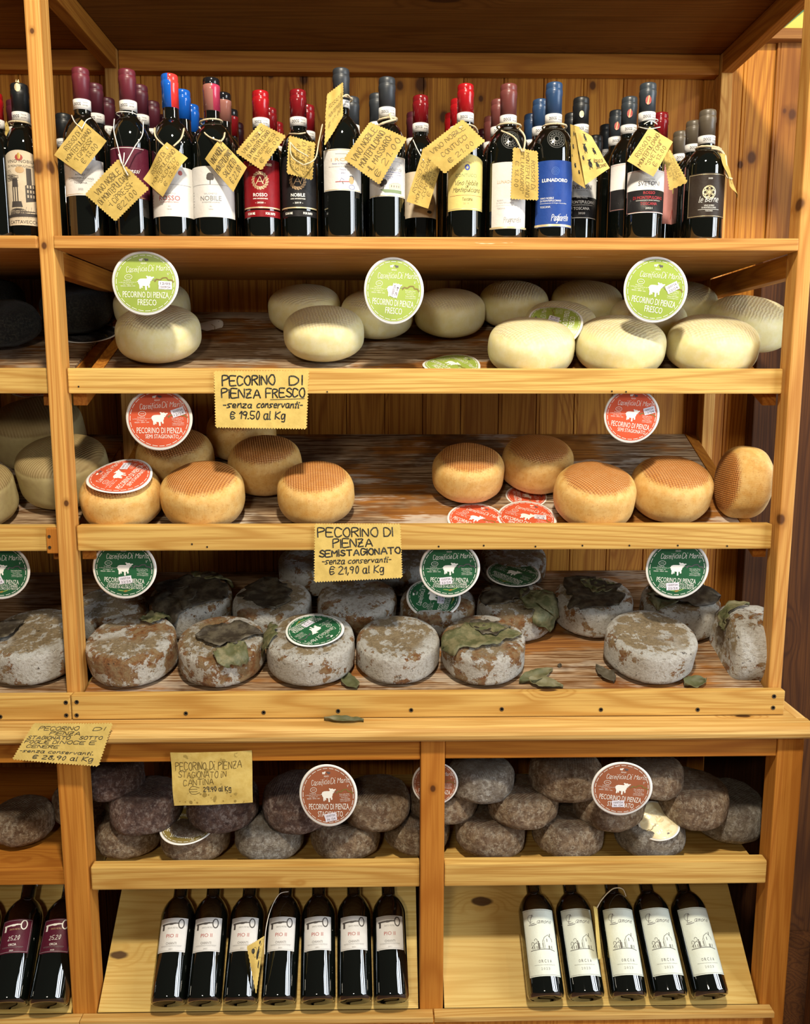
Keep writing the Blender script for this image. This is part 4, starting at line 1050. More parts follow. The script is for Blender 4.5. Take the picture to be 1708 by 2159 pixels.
pile(785, 1, 150, 'brown aged wheel in the second layer, right of the left brown label', 'aged', 1711)
pile(938, 1, 150, 'brown aged wheel in the second layer crossed by the middle post', 'aged', 1712, sq=.9)
pile(1105, 1, 150, 'brown aged wheel in the second layer below the two whole top wheels', 'aged', 1722, sq=.98)
pile(1283, 1, 155, 'tan aged wheel in the second layer just under the right brown label', 'aged', 1722)
pile(1457, 1, 154, 'greyish aged wheel in the second layer right of the right brown label', 'aged', 1711, dx=.05, dy=-.1, sq=1.1)
pile(1008, 2, 142, 'grey-brown aged wheel in the top layer beside the middle post', 'aged_grey', 1652, sq=1.0)
pile(1176, 2, 154, 'brown aged wheel in the top layer between the post wheel and the label', 'aged', 1660, sq=1.02)
pile(1392, 2, 130, 'mottled mauve-brown aged wheel in the top layer behind the right brown label', 'aged', 1656, sq=1.02)
pile(228, 2, 136, 'dark aged wheel in the top layer beside the lower left post', 'aged_dark', 1646)
pile(158, 1, 150, 'brown aged wheel in the second layer crossed by the lower left post', 'aged', 1702, Y=1.74)
pile(88, 0, 122, 'mossy grey-brown aged wheel left of the lower left post', 'aged', Y=1.72, sq=1.15)
for _ in range(60):                       # let the piled wheels settle until they only touch
    for i, a in enumerate(PILE):
        for b_ in PILE[i + 1:]:
            pa, pb = a.matrix_world.translation, b_.matrix_world.translation
            ka = .52
            dv = Vector((pb.x - pa.x, pb.y - pa.y, ((pb.z + .26 * b_['d'] * b_['sq']) - (pa.z + .26 * a['d'] * a['sq'])) / ka))
            need = (a['d'] + b_['d']) / 2 * .99
            if dv.length < need:
                e = (need - dv.length) * .5; u = dv.normalized()
                for o, s in ((a, -1), (b_, 1)):
                    m = o.matrix_world.copy(); r_ = o['d'] / 2
                    if o['lay'] > 0: m.translation.z = min(m.translation.z + s * u.z * e * ka * .7 if s * u.z > 0 else m.translation.z, .778 - .55 * o['d'] * o['sq'])
                    m.translation.y = max(m.translation.y + s * u.y * e, ymin_pile(m.translation.x, r_))
                    m.translation.x += s * u.x * e * .35
                    o.matrix_world = m
for (px, py, rx, ry, rot, lab, st) in ((692, 1677, 61, 70, -.10, 'round brown cheese label hanging in front of the left pile', (.0, -.70, .08, ('10/07/24', '36 /24'))),
        (1311, 1663, 65, 60, .04, 'round brown cheese label hanging in front of the right pile', (-.08, -.56, .05, ('10/07/24', '36 /24')))):
    Yd = 1.5695 + .0 if False else 1.566; p = at(px, py, Yd)
    round_label(frame(p, (0, -1, 0), rot=rot), rx * dep(p) / F, 'brown', 'stagionato', lab, sticker=st, sy=ry / rx, bend=.02, group='hanging brown labels')
def on_wheel(o, R, col, kind, rot, label, dz=.004, tilt=(0, 0), **kw):
    p, n = top_of(o, kw.pop('dx', 0), kw.pop('dy', 0), dz)
    return round_label(frame(p, n + Vector((tilt[0], tilt[1], 0)), (0, 1, .2), rot), R, col, kind, label, sticker=None, **kw)
on_wheel(cS, .058, 'olive_lab', 'stagionato', .1, 'olive-brown label pinned under the wheel below the stained sign', dx=-.01, dy=-.030, tilt=(0, -.25), dz=-.004)
on_wheel(cT, .043, 'cream_lab', 'stagionato', 2.6, 'crumpled cream label sticking out from under the second layer at the right', dx=.005, dy=-.050, bend=.35, dz=.006, tilt=(0, -.75), ink='gold_leaf')
p = at(917, 1652, 1.6235)
round_label(frame(p, (0, -1, 0), rot=0), .047, 'brown', 'stagionato', 'small edge of a brown label tucked behind the middle post', sticker=None)

# ================================================================ yellow price signs on the rails
def q4(pts, Y, dY=(0, 0, 0, 0)): return [at(x, y, Y + d) for (x, y), d in zip(pts, dY)]
def sign1(K, W, Hh):
    K.hand('PECORINO', W * .36, Hh * .84, W * .56, Hh * .16, 'black', .02, .16, 0, .12); K.hand('DI', W * .87, Hh * .84, W * .14, Hh * .16, 'black', .02, .16, 0, .1)
    K.hand('PIENZA', W * .28, Hh * .61, W * .42, Hh * .15, 'black', 0, .16, 0, .12); K.hand('FRESCO', W * .76, Hh * .62, W * .42, Hh * .15, 'black', .02, .16, 0, .12)
    K.line([(W * .60, Hh * .50), (W * .97, Hh * .52)], .0009, 'black')
    K.hand('-senza', W * .24, Hh * .405, W * .32, Hh * .10, 'black', 0, .2, .2, .15); K.hand('conservanti-', W * .70, Hh * .41, W * .50, Hh * .10, 'black', 0, .2, .2, .15)
    K.hand('€ 19.50 al Kg', W * .46, Hh * .22, W * .60, Hh * .13, 'black', 0, .16, .1, .12)
card('price_sign', q4(((453, 784), (650, 782), (645, 903), (456, 900)), 1.6355), 'kraft_b', 'yellow handwritten price sign for fresh pecorino on the first front rail', 'price sign', True, .002, sign1, group='yellow price signs')
def sign2(K, W, Hh):
    K.hand('PECORINO DI', W * .47, Hh * .86, W * .88, Hh * .15, 'black', .0, .15, 0, .12); K.hand('PIENZA', W * .44, Hh * .67, W * .46, Hh * .14, 'black', .02, .16, 0, .12)
    K.hand('SEMISTAGIONATO', W * .52, Hh * .50, W * .94, Hh * .11, 'black', .02, .22, 0, .12); K.hand('-senza conservanti-', W * .48, Hh * .345, W * .80, Hh * .09, 'black', 0, .18, .2, .15)
    K.hand('€ 21,90 al Kg', W * .48, Hh * .18, W * .62, Hh * .13, 'black', 0, .14, .1, .12)
card('price_sign', q4(((665, 1106), (843, 1106), (847, 1217), (664, 1226)), 1.6355), 'kraft_b', 'yellow handwritten price sign for semi-aged pecorino on the second front rail', 'price sign', True, .002, sign2, seed=2, group='yellow price signs')
def sign3(K, W, Hh):
    for s, cx_, cy_, w, h, p_ in (('PECORINO', .35, .885, .50, .10, .2), ('DI', .86, .885, .14, .09, .2), ('PIENZA', .46, .76, .38, .10, .2), ('STAGIONATO', .28, .63, .52, .09, .24), ('SOTTO', .80, .66, .28, .085, .24), ('FOGLIE DI', .22, .51, .40, .085, .24), ('NOCE E', .66, .53, .42, .085, .24), ('CENERE', .26, .39, .38, .08, .24), ('-senza conservanti.', .46, .265, .88, .08, .25), ('€ 28,90 al Kg', .56, .125, .70, .11, .22)):
        K.hand(s, W * cx_, Hh * cy_, W * w, Hh * h * .92, 'black', .02, p_ * .72, .1, .10)
card('price_sign', [at(72, 1526, 1.545), at(236, 1526, 1.545), at(207, 1614, 1.536), at(28, 1600, 1.536)], 'kraft_b', 'yellow handwritten price sign with the longest text, leaning on the worktop edge at the left', 'price sign', True, .003, sign3, seed=4, group='yellow price signs')
def sign4(K, W, Hh):
    K.hand('PECORINO Di PIENZA', W * .46, Hh * .74, W * .82, Hh * .14, 'pen', .02, .07, .1, .2); K.hand('STAGIONATO iN', W * .38, Hh * .58, W * .60, Hh * .11, 'pen', .0, .08, .1, .2)
    K.hand('CANTiNA', W * .33, Hh * .44, W * .38, Hh * .11, 'pen', .04, .08, .1, .2); K.hand('€', W * .27, Hh * .28, W * .12, Hh * .13, 'pen', 0, .06); K.hand('29.90 al Kg', W * .56, Hh * .30, W * .34, Hh * .09, 'black', 0, .14)
    for x, y, r in ((.40, .19, .030), (.35, .21, .012), (.45, .19, .010), (.72, .28, .016), (.73, .15, .008), (.22, .06, .022), (.30, .05, .012), (.52, .07, .016), (.63, .06, .01), (.15, .07, .008), (.27, .10, .006), (.78, .05, .018), (.08, .08, .007), (.48, .13, .007)):
        K.ellipse(W * x, Hh * y, W * r * 1.0, W * r * .9, 'stain', 14, x * 9)
M['stain'] = flat('grease_stain', (.30, .21, .055), .4)
card('price_sign', [at(359, 1586, 1.566), at(531, 1582, 1.566), at(533, 1692, 1.556), at(367, 1699, 1.556)], 'kraft_s', 'stained wavy yellow handwritten price sign on the apron above the dark wheels', 'price sign', False, .006, sign4, seed=6, group='yellow price signs')

# ================================================================ wine bottles on the top shelf
CAPS = {'maroon': ((.13, .018, .03), .38), 'dmaroon': ((.075, .012, .022), .4), 'dgrey': ((.030, .035, .042), .42), 'slate': ((.035, .045, .055), .35), 'blackcap': ((.012, .014, .016), .4),
        'red': ((.36, .008, .012), .22), 'dred': ((.20, .008, .012), .2), 'navy': ((.025, .06, .14), .3), 'blue': ((.01, .11, .52), .15), 'wred': ((.80, .045, .04), .15), 'brownred': ((.16, .045, .04), .32), 'bronze': ((.10, .08, .055), .38), 'pinkbrown': ((.36, .15, .12), .2), 'gloss_black': ((.01, .01, .012), .12), 'pink': ((.45, .04, .09), .2)}
for k, (c_, r_) in CAPS.items(): M[k] = flat(k + '_capsule', c_, r_, coat=.3 if r_ < .3 else 0)
M['maroonlab'] = paper('maroon_label_paper', (.10, .012, .03), (.085, .010, .025), .5)
M['redlab'] = paper('dark_red_label_paper', (.24, .008, .012), (.20, .006, .010), .4)
M['blacklab'] = paper('black_label_paper', (.016, .015, .016), (.013, .012, .013), .45)
M['bluelab'] = paper('royal_blue_label_paper', (.018, .06, .28), (.015, .05, .25), .45)
M['brownlab'] = paper('dark_brown_label_paper', (.035, .025, .018), (.03, .02, .015), .45)
M['pinklab'] = paper('dusty_pink_label_paper', (.50, .22, .20), (.45, .19, .17), .5)
M['etch'] = flat('engraving_print', (.06, .05, .045), .6)
M['redbrown'] = flat('red_brown_print', (.38, .05, .04), .5)
M['tanp'] = flat('tan_print', (.55, .36, .18), .5)
M['pale_grey'] = flat('pale_grey_print', (.36, .35, .36), .5)
M['sage'] = flat('sage_green_print', (.20, .27, .14), .6)
mm = .001
M['wredp'] = M['red_ink']; M['blackp'] = M['black']; M['pinkp'] = flat('pink_border_print', (.70, .35, .33), .5)
M['beigep'] = flat('beige_print', (.66, .56, .42), .6)

def lab_at(b, y0, y1): return zf(b, y1), zf(b, y0)
def TX(b, K, s, py, w, h, mat, x=0.0, **kw):      # a line of print centred at pixel row py, width and height in mm
    K.text(s, x * mm, zf(b, py), w * mm, h * mm, mat, **kw)

# --- the neighbour bay at the left
b = shelf_bottle(-14, 196, 74, 'red', 'red-capped wine bottle cut off by the left edge of the top shelf')
b = shelf_bottle(40, 177, 72, 'blackcap', 'wine bottle with a beige engraved town label, left of the tall post')
def d(K):
    TX(b, K, 'VINO NOBILE', 344, 52, 5.5, 'etch', x=2); TX(b, K, 'DI MONTEPULCIANO', 354, 50, 3.6, 'etch', x=2); TX(b, K, 'CATTAVECCHI', 471, 56, 6.0, 'etch', x=2)
    z = lambda p: zf(b, p)
    K.ellipse(0, z(336), .007, .006, 'redbrown', 10); K.ellipse(0, z(333), .003, .006, 'gold', 8); K.ellipse(0, z(362), .008, .006, 'tanp', 12)
    K.poly([(-.016, z(398)), (-.004, z(398)), (-.005, z(380)), (-.015, z(380))], 'etch')
    for x in (-.015, -.0105, -.006): K.line([(x, z(430)), (x, z(396))], .0022, 'etch')
    K.poly([(-.020, z(440)), (.002, z(440)), (0, z(428)), (-.018, z(428))], 'etch')
    for k in range(4): K.ring(-.008, z(450), .016 - k * .003, .006 - k * .001, .0008, 'etch', 20)
    K.poly([(.008, z(430)), (.032, z(425)), (.032, z(392)), (.030, z(392)), (.030, z(388)), (.026, z(388)), (.026, z(392)), (.020, z(393)), (.020, z(358)), (.011, z(358)), (.011, z(393)), (.008, z(395))], 'etch')
    for i in range(4):
        for j in range(3): K.poly([(.011 + i * .005, z(420 - j * 10)), (.0135 + i * .005, z(420 - j * 10)), (.0135 + i * .005, z(414 - j * 10)), (.011 + i * .005, z(414 - j * 10))], 'beigep')
    for i in range(9): K.line([(-.03 + i * .001, z(461 - i * 1.5)), (.03 - i * .001, z(459 - i * 1.5 + (i % 3)))], .0005, 'etch')
    for i in range(5): K.poly([(-.0165 + i * .003, z(380)), (-.0150 + i * .003, z(380)), (-.0155 + i * .003, z(373 + i % 2 * 2))], 'etch')
    K.poly([(-.033, z(462)), (.033, z(457)), (.033, z(452)), (.006, z(455)), (-.033, z(456))], 'etch')
    for i in range(22): K.line([(-.032 + i * .003, z(463)), (-.028 + i * .003, z(440 + 6 * (i % 3)))], .0004, 'etch')
    for i in range(10): K.line([(.010 + i * .0024, z(426)), (.010 + i * .0024, z(396))], .0003, 'etch')
    for i in range(7): K.line([(-.030, z(364 + i * 3)), (-.018 + .001 * i, z(362 + i * 3))], .0004, 'etch')
    for i in range(12): K.line([(-.028 + .002 * (i % 5), z(372 + i * 1.2)), (-.012 + .003 * (i % 4), z(371 + i * 1.2))], .0004, 'etch')
M['beigep'] = flat('beige_print', (.66, .56, .42), .6)
z0, z1 = lab_at(b, 330, 478)
body_label(b, z0, z1, 'beige', d, 1.2, spin=.12, shape=lambda s: .010 * math.exp(-(s * 2.2) ** 2) - .002 * math.cos(s * 6))
K = Ink(); K.ellipse(.003, .272, .0055, .0075, 'gold_leaf', 10); K.poly([(.0, .281), (.002, .286), (.003, .281), (.006, .286), (.007, .280)], 'gold_leaf'); K.lay('emblem', b, lambda u, v: Vector((.0165 * math.sin(u / .0165), -.0165 * math.cos(u / .0165), v)))
shelf_bottle(30, 212, 68, 'dmaroon', 'dark bottle hidden behind the engraved town label bottle', Y=1.80)
shelf_bottle(133, 240, 60, 'blackcap', 'short black-capped bottle peeping out right of the tall post', Y=1.86)
# --- grey-white label
b = shelf_bottle(169, 144, 82, 'maroon', 'tall maroon-capped wine bottle with a white label, first right of the tall post')
z0, z1 = lab_at(b, 338, 415)
def d(K):
    TX(b, K, 'i Cipressi', 360, 40, 8, 'pale_grey', shear=.5); TX(b, K, 'ROSSO', 371.5, 17, 2.8, 'dgrey_ink'); TX(b, K, 'DI MONTEPULCIANO', 379, 48, 3.6, 'dgrey_ink'); TX(b, K, 'DENOMINAZIONE DI ORIGINE CONTROLLATA', 384, 42, 1.4, 'grey_ink'); TX(b, K, 'TOSCANA', 388.5, 24, 3.3, 'dgrey_ink'); TX(b, K, '2022', 402, 9, 3.6, 'grey_ink')
    K.line([(-.036, zf(b, 412)), (.036, zf(b, 412))], .0005, 'gold')
body_label(b, z0, z1, 'wlabel', d, 1.3, spin=.05)
shelf_bottle(199, 177, 74, 'dmaroon', 'maroon-capped bottle second in line behind the tall one beside the post', Y=1.775)
shelf_bottle(225, 207, 70, 'dmaroon', 'maroon-capped bottle third in line behind the tall one beside the post', Y=1.86)
shelf_bottle(246, 238, 64, 'dmaroon', 'maroon-capped bottle last in line, left of the maroon label bottle', Y=1.95)
# --- maroon label
b = shelf_bottle(267, 147, 80, 'maroon', 'tall wine bottle with a maroon label and a white string collar')
z0, z1 = lab_at(b, 312, 420)
def d(K):
    K.line([(-.035 + i * .0035, zf(b, 314.5)) for i in range(21)], .0008, 'white_ink'); TX(b, K, 'i Cipressi', 364, 46, 11, 'white_ink', shear=.5, x=4); K.line([(-.035, zf(b, 418)), (.035, zf(b, 418))], .0005, 'gold')
body_label(b, z0, z1, 'maroonlab', d, 1.35)
shelf_bottle(294, 180, 75, 'dmaroon', 'maroon-capped bottle second in line behind the maroon label bottle', Y=1.775)
shelf_bottle(320, 214, 70, 'dmaroon', 'maroon-capped bottle third in line behind the maroon label bottle', Y=1.86)
shelf_bottle(341, 243, 64, 'dmaroon', 'maroon-capped bottle last in line behind the maroon label bottle', Y=1.95)
# --- blue and red wax
def split_fm(lo, hi): return lambda k, i, n: (1 if lo <= i + k * .45 < hi else 0)
b = shelf_bottle(357, 157, 85, [M['blue'], M['wred']], 'wine bottle with a half blue, half red wax cap and a white label', band=False, capfm=split_fm(2, 14), capfrac=.20)
z0, z1 = lab_at(b, 353, 458)
def tree_label(b, word, mat):
    def d(K):
        z = lambda p: zf(b, p)
        K.ellipse(0, z(374), .0065, .0068, 'etch', 14); K.ellipse(-.003, z(377), .004, .004, 'etch', 10); K.ellipse(.004, z(377), .0035, .004, 'etch', 10); K.line([(0, z(390)), (.0003, z(378))], .0014, 'etch')
        K.line([(-.045 + i * .0045, z(391)) for i in range(21)], .0004, 'dgrey_ink')
        TX(b, K, 'SALCHETO', 410, 24, 2.6, 'pale_grey'); TX(b, K, word, 419.5, 40, 8.5, mat); TX(b, K, 'DI MONTEPULCIANO', 428, 34, 2.2, mat); TX(b, K, '2021', 437, 4.5, 1.8, 'grey_ink'); TX(b, K, 'TOSCANA', 443, 9, 1.8, 'grey_ink')
        for i in range(6): K.line([(-.044, z(405 + i * 6)), (-.040 + .001 * (i % 2), z(405 + i * 6))], .0009, mat)
        if word == 'ROSSO': K.ellipse(.022, z(366), .0042, .0045, 'redbrown', 9)
    return d
body_label(b, z0, z1, 'wlabel', tree_label(b, 'ROSSO', 'redbrown'), 1.35)
shelf_bottle(384, 190, 78, 'blue', 'blue wax capped bottle second in line', Y=1.775, band=False)
shelf_bottle(403, 221, 72, 'blue', 'blue wax capped bottle third in line, lower and further back', Y=1.86, band=False)
shelf_bottle(417, 250, 64, 'navy', 'blue wax capped bottle last in line, barely showing', Y=1.95, band=False)
# --- pink and brown wax
b = shelf_bottle(445, 165, 88, [M['pinkbrown'], M['pink'], M['gloss_black']], 'wine bottle with a pink and brown wax cap and a tree on its white label', band=False, capfm=lambda k, i, n: 2 if k >= 5 else (1 if 2 <= i + k * .5 < 12 else 0), capfrac=.20)
z0, z1 = lab_at(b, 352, 459); body_label(b, z0, z1, 'wlabel', tree_label(b, 'NOBILE', 'grey_ink'), 1.35)
b2 = shelf_bottle(470, 196, 78, [M['pinkbrown'], M['gloss_black']], 'black-topped wax capped bottle second in line behind the tree label', Y=1.775, band=False, capfm=lambda k, i, n: 1 if k >= 3 else 0)
b2 = shelf_bottle(486, 231, 74, [M['dred'], M['gloss_black']], 'wax capped bottle third in line whose white label edge shows low down', Y=1.86, band=False, capfm=lambda k, i, n: 1 if k >= 3 else 0)
body_label(b2, .06, .155, 'wlabel', lambda K: (K.text('NOBILE', .018, .085, .040, .009, 'grey_ink'), K.ellipse(.022, .130, .006, .007, 'etch', 12), K.line([(-.03, .117), (.04, .117)], .0004, 'dgrey_ink')), 1.4, spin=.35)
shelf_bottle(498, 259, 68, 'dmaroon', 'dark red capped bottle last in line behind the tree label', Y=1.95, band=False)
# --- red label
def avig(b, word, year, fg, strip):
    z = lambda p: zf(b, p); o = z(337) - z(337)
    def d(K):
        TX(b, K, 'AVIGNONESI', 348, 46, 4.4, fg, bold=.02)
        for r_ in (.0150, .0130, .0112): K.ring(0, z(382), r_, r_ * 1.02, .0007, fg, 26)
        for i in range(18): a = i * PI / 9; K.line([(.0112 * math.cos(a), z(382) + .0112 * math.sin(a)), (.0165 * math.cos(a + .25), z(382) + .0165 * math.sin(a + .25))], .0009, fg)
        K.line([(-.007, z(389)), (0, z(374)), (.006, z(389))], .0016, fg); K.line([(-.004, z(384)), (.004, z(384))], .001, fg); K.line([(.001, z(376)), (.005, z(388)), (.009, z(376))], .0011, fg)
        TX(b, K, word, 412, 27, 6.2, 'white_ink', bold=.02); TX(b, K, '100% SANGIOVESE', 420, 28, 2.2, 'white_ink', bold=.02); TX(b, K, '- ' + year + ' -', 428.5, 19, 3, 'white_ink', bold=.02)
        K.line([(-.042 + i * .0042, z(438.5)) for i in range(21)], .0022, 'gold_leaf')
    return d
b = shelf_bottle(549, 192, 76, 'red', 'wine bottle with a shiny red capsule and a dark red gold-printed label')
z0, z1 = lab_at(b, 337, 441); body_label(b, z0, z1, 'redlab', avig(b, 'ROSSO', '2020', 'gold_leaf', 0), 1.3)
z0, z1 = lab_at(b, 444, 458); body_label(b, z0, z1, 'redlab', lambda K: (TX(b, K, 'SCAN ME', 451, 17, 4.6, 'white_ink', x=-19, bold=.03), TX(b, K, 'FOR INFO', 451, 19, 4.6, 'white_ink', x=19, bold=.03)), 1.3, name='lower_label')
shelf_bottle(567, 228, 72, 'dred', 'red capsule bottle second in line behind the dark red label', Y=1.79)
shelf_bottle(582, 258, 66, 'dred', 'red capsule bottle third in line behind the dark red label', Y=1.88)
b = shelf_bottle(628, 190, 74, 'dred', 'wine bottle with a wine-red capsule and a black gold-printed label')
z0, z1 = lab_at(b, 329, 441); body_label(b, z0, z1, 'blacklab', avig(b, 'NOBILE', '2019', 'tanp', 0), 1.3)
z0, z1 = lab_at(b, 444, 457); body_label(b, z0, z1, 'blacklab', lambda K: (TX(b, K, 'SCAN ME', 450, 17, 4.2, 'white_ink', x=-19, bold=.03), TX(b, K, 'FOR INFO', 450, 19, 4.2, 'white_ink', x=19, bold=.03)), 1.3, name='lower_label')
shelf_bottle(647, 222, 70, 'dred', 'dark red capsule bottle behind the black gold-printed label', Y=1.79)
# --- tallest bottle
b = shelf_bottle(719, 145, 85, 'dgrey', 'tallest wine bottle, grey-capped with a white label of a man with a long nose', bandfrac=.04)
z0, z1 = lab_at(b, 314, 402)
def d(K):
    z = lambda p: zf(b, p)
    TX(b, K, 'I ROSSI', 337, 46, 5.5, 'tanp'); TX(b, K, 'Rosso di Montepulciano', 346, 40, 3, 'blue_ink'); TX(b, K, 'Denominazione di Origine Controllata', 352, 56, 2, 'grey_ink'); TX(b, K, 'Toscana', 358, 12, 2.2, 'blue_ink'); TX(b, K, '2021', 365, 8, 2.6, 'blue_ink')
    K.line([(-.014, z(325)), (.012, z(325))], .0004, 'grey_ink'); K.ellipse(.016, z(380), .0050, .0066, 'tanp', 14); K.ring(.016, z(378), .0052, .0062, .0014, 'etch', 10, 0, 2.2); K.line([(.012, z(383)), (-.014, z(384))], .0013, 'redbrown'); K.line([(-.006, z(383)), (-.003, z(376)), (.002, z(380))], .0007, 'blue_ink'); K.line([(-.001, z(384)), (0, z(388))], .0012, 'etch')
    K.ring(.017, z(394), .006, .004, .0006, 'blue_ink', 10); K.line([(-.04 + i * .004, z(400)) for i in range(21)], .0012, 'gold_leaf'); K.line([(-.04 + i * .004, z(316)) for i in range(21)], .0010, 'gold_leaf')
body_label(b, z0, z1, 'wlabel', d, 1.12, spin=.10)
shelf_bottle(741, 205, 74, 'dgrey', 'grey-capped bottle mostly hidden behind the tallest bottle', Y=1.79)
# --- farm label
b = shelf_bottle(816, 164, 76, 'dgrey', 'grey-capped wine bottle with a farmhouse drawing on a white label')
z0, z1 = lab_at(b, 329, 414)
def d(K):
    z = lambda p: zf(b, p)
    TX(b, K, 'Lombarda', 356, 40, 7, 'pale_grey', shear=.4, x=10); TX(b, K, 'Vino Nobile di Montepulciano', 363, 46, 2.8, 'blue_ink', x=4); TX(b, K, 'Denominazione di Origine Controllata', 368, 50, 2, 'blue_ink', x=4); TX(b, K, 'Toscana', 372.5, 14, 2.6, 'blue_ink', x=4); TX(b, K, '2017', 377, 8, 2.4, 'blue_ink', x=4)
    K.line([(.004, z(339)), (.030, z(341))], .0004, 'grey_ink')
    K.ellipse(-.006, z(384), .006, .0055, 'etch', 12); K.ellipse(-.010, z(389), .004, .004, 'etch', 10); K.line([(-.007, z(398)), (-.006, z(388))], .001, 'etch'); K.poly([(-.014, z(399)), (.030, z(400)), (.030, z(407)), (-.004, z(406))], 'sage'); K.poly([(.004, z(398)), (.028, z(398)), (.028, z(388)), (.022, z(385)), (.012, z(386)), (.004, z(389))], 'beigep'); K.line([(.004, z(398)), (.004, z(389)), (.012, z(386)), (.022, z(385)), (.028, z(388)), (.028, z(398))], .0004, 'etch')
    for x in (.008, .013, .018, .023): K.line([(x, z(394)), (x, z(391))], .0012, 'etch')
    K.line([(-.04 + i * .004, z(412)) for i in range(21)], .0012, 'gold_leaf'); K.line([(-.04 + i * .004, z(331)) for i in range(21)], .0010, 'gold_leaf')
body_label(b, z0, z1, 'wlabel', d, 1.3)
shelf_bottle(795, 198, 72, 'dgrey', 'grey-capped bottle behind and left of the farmhouse label', Y=1.79)
# --- grey-beige label, further back
b = shelf_bottle(887, 202, 68, 'dred', 'shorter wine bottle with a dark red capsule and a greyish label, set back', Y=1.76)
z0, z1 = lab_at(b, 361, 458)
def d(K):
    TX(b, K, 'CONTUCCI', 404, 36, 5, 'dgrey_ink'); TX(b, K, 'ROSSO', 418, 20, 4, 'dgrey_ink'); TX(b, K, 'DI MONTEPULCIANO', 427, 50, 4, 'dgrey_ink'); TX(b, K, 'TOSCANA', 438, 24, 3.2, 'dgrey_ink'); K.ellipse(.018, zf(b, 446), .0055, .003, 'blackp', 14)

body_label(b, z0, z1, 'beige', d, 1.3)
shelf_bottle(873, 237, 62, 'dmaroon', 'dark bottle behind the one with the greyish label', Y=1.87)
# --- yellow label
b = shelf_bottle(982, 178, 76, 'red', 'wine bottle with a bright red capsule and a pale yellow script label')
z0, z1 = lab_at(b, 336, 442)
def d(K):
    z = lambda p: zf(b, p)
    K.ellipse(.002, z(352), .0048, .0055, 'blue_ink', 12); K.ellipse(.002, z(352), .0022, .003, 'ylabel', 8); K.line([(-.004, z(343)), (.002, z(340)), (.008, z(343))], .0012, 'tanp')
    TX(b, K, 'CONTUCCI', 368.5, 42, 5.6, 'sage'); K.hand('Vino Nobile', .0, z(384.5), .046, .0075, 'black', 0, .09, .4, .08); K.hand('di', .001, z(392), .006, .005, 'black', 0, .1, .4, .08); K.hand('Montepulciano', .001, z(399), .054, .0075, 'black', 0, .09, .4, .08); K.hand('Toscana', .002, z(419), .020, .005, 'black', 0, .1, .4, .08)
    K.line([(-.034 + i * .0034, z(411)) for i in range(21)], .0004, 'redbrown'); TX(b, K, '2019', 428, 10, 3, 'tanp'); K.line([(-.04 + i * .004, z(439)) for i in range(21)], .0010, 'gold_leaf')
body_label(b, z0, z1, 'ylabel', d, 1.22, arch=.010)
shelf_bottle(966, 209, 72, 'red', 'red capsule bottle second in line behind the yellow label', Y=1.79)
shelf_bottle(953, 239, 66, 'red', 'red capsule bottle third in line behind the yellow label', Y=1.89)
# --- embossed, white label
b = shelf_bottle(1073, 178, 88, 'brownred', 'broad-shouldered wine bottle with a brownish red capsule and a silver-white label', capfrac=.20)
z0, z1 = lab_at(b, 340, 481)
def d(K):
    TX(b, K, 'LUNADORO', 382, 40, 5.4, 'tanp', x=-4); TX(b, K, 'ROSSO', 421, 12, 2.6, 'pale_grey', x=-18); TX(b, K, 'DI MONTEPULCIANO', 426.5, 34, 2.6, 'pale_grey', x=-8); TX(b, K, 'Denominazione di Origine Controllata', 432, 40, 2, 'pale_grey', x=-5); TX(b, K, 'TOSCANA', 438, 16, 2.8, 'pale_grey', x=-16); K.hand('Prugnanello', .006, zf(b, 462), .034, .009, 'grey_ink', .05, .06, .4, .1)
    K.line([(-.04 + i * .004, zf(b, 478.5)) for i in range(21)], .003, 'gold_leaf')
body_label(b, z0, z1, 'wlabel', d, .92)
shelf_bottle(1052, 210, 76, 'brownred', 'brown-red capsule bottle second in line behind the silver-white label', Y=1.79)
shelf_bottle(1036, 246, 70, 'brownred', 'brown-red capsule bottle third in line behind the silver-white label', Y=1.89)
shelf_bottle(1021, 273, 64, 'dmaroon', 'dark brown capsule bottle last in line, right of the yellow label', Y=1.98)
# --- blue label
b = shelf_bottle(1169, 175, 88, 'navy', 'broad-shouldered wine bottle with a navy capsule and a royal blue label', capfrac=.20)
z0, z1 = lab_at(b, 336, 477)
def d(K):
    z = lambda p: zf(b, p)
    for r_ in (.007, .0045, .002): K.ring(-.001, z(359), r_, r_, .0008, 'bluep', 14)
    TX(b, K, 'LUNADORO', 378, 50, 6.4, 'white_ink', bold=.03, x=-1); TX(b, K, 'VINO NOBILE', 416, 26, 3.3, 'white_ink', x=-16); TX(b, K, 'DI MONTEPULCIANO', 421.5, 40, 3.3, 'white_ink', x=-9); TX(b, K, 'Denominazione di Origine Controllata', 427, 52, 2.4, 'white_ink', x=-3); TX(b, K, 'TOSCANA', 434.5, 20, 3.5, 'white_ink', x=-19); K.hand('Pagliareto', .010, z(457), .034, .011, 'white_ink', .05, .07, .5, .1)
    K.line([(-.04 + i * .004, z(473.5)) for i in range(21)], .004, 'gold_leaf')
M['bluep'] = flat('light_blue_print', (.05, .13, .42), .4)
body_label(b, z0, z1, 'bluelab', d, 1.02)
shelf_bottle(1140, 210, 78, 'navy', 'navy capsule bottle second in line behind the royal blue label', Y=1.79)
shelf_bottle(1121, 241, 72, 'navy', 'navy capsule bottle third in line, left of the royal blue label', Y=1.89)
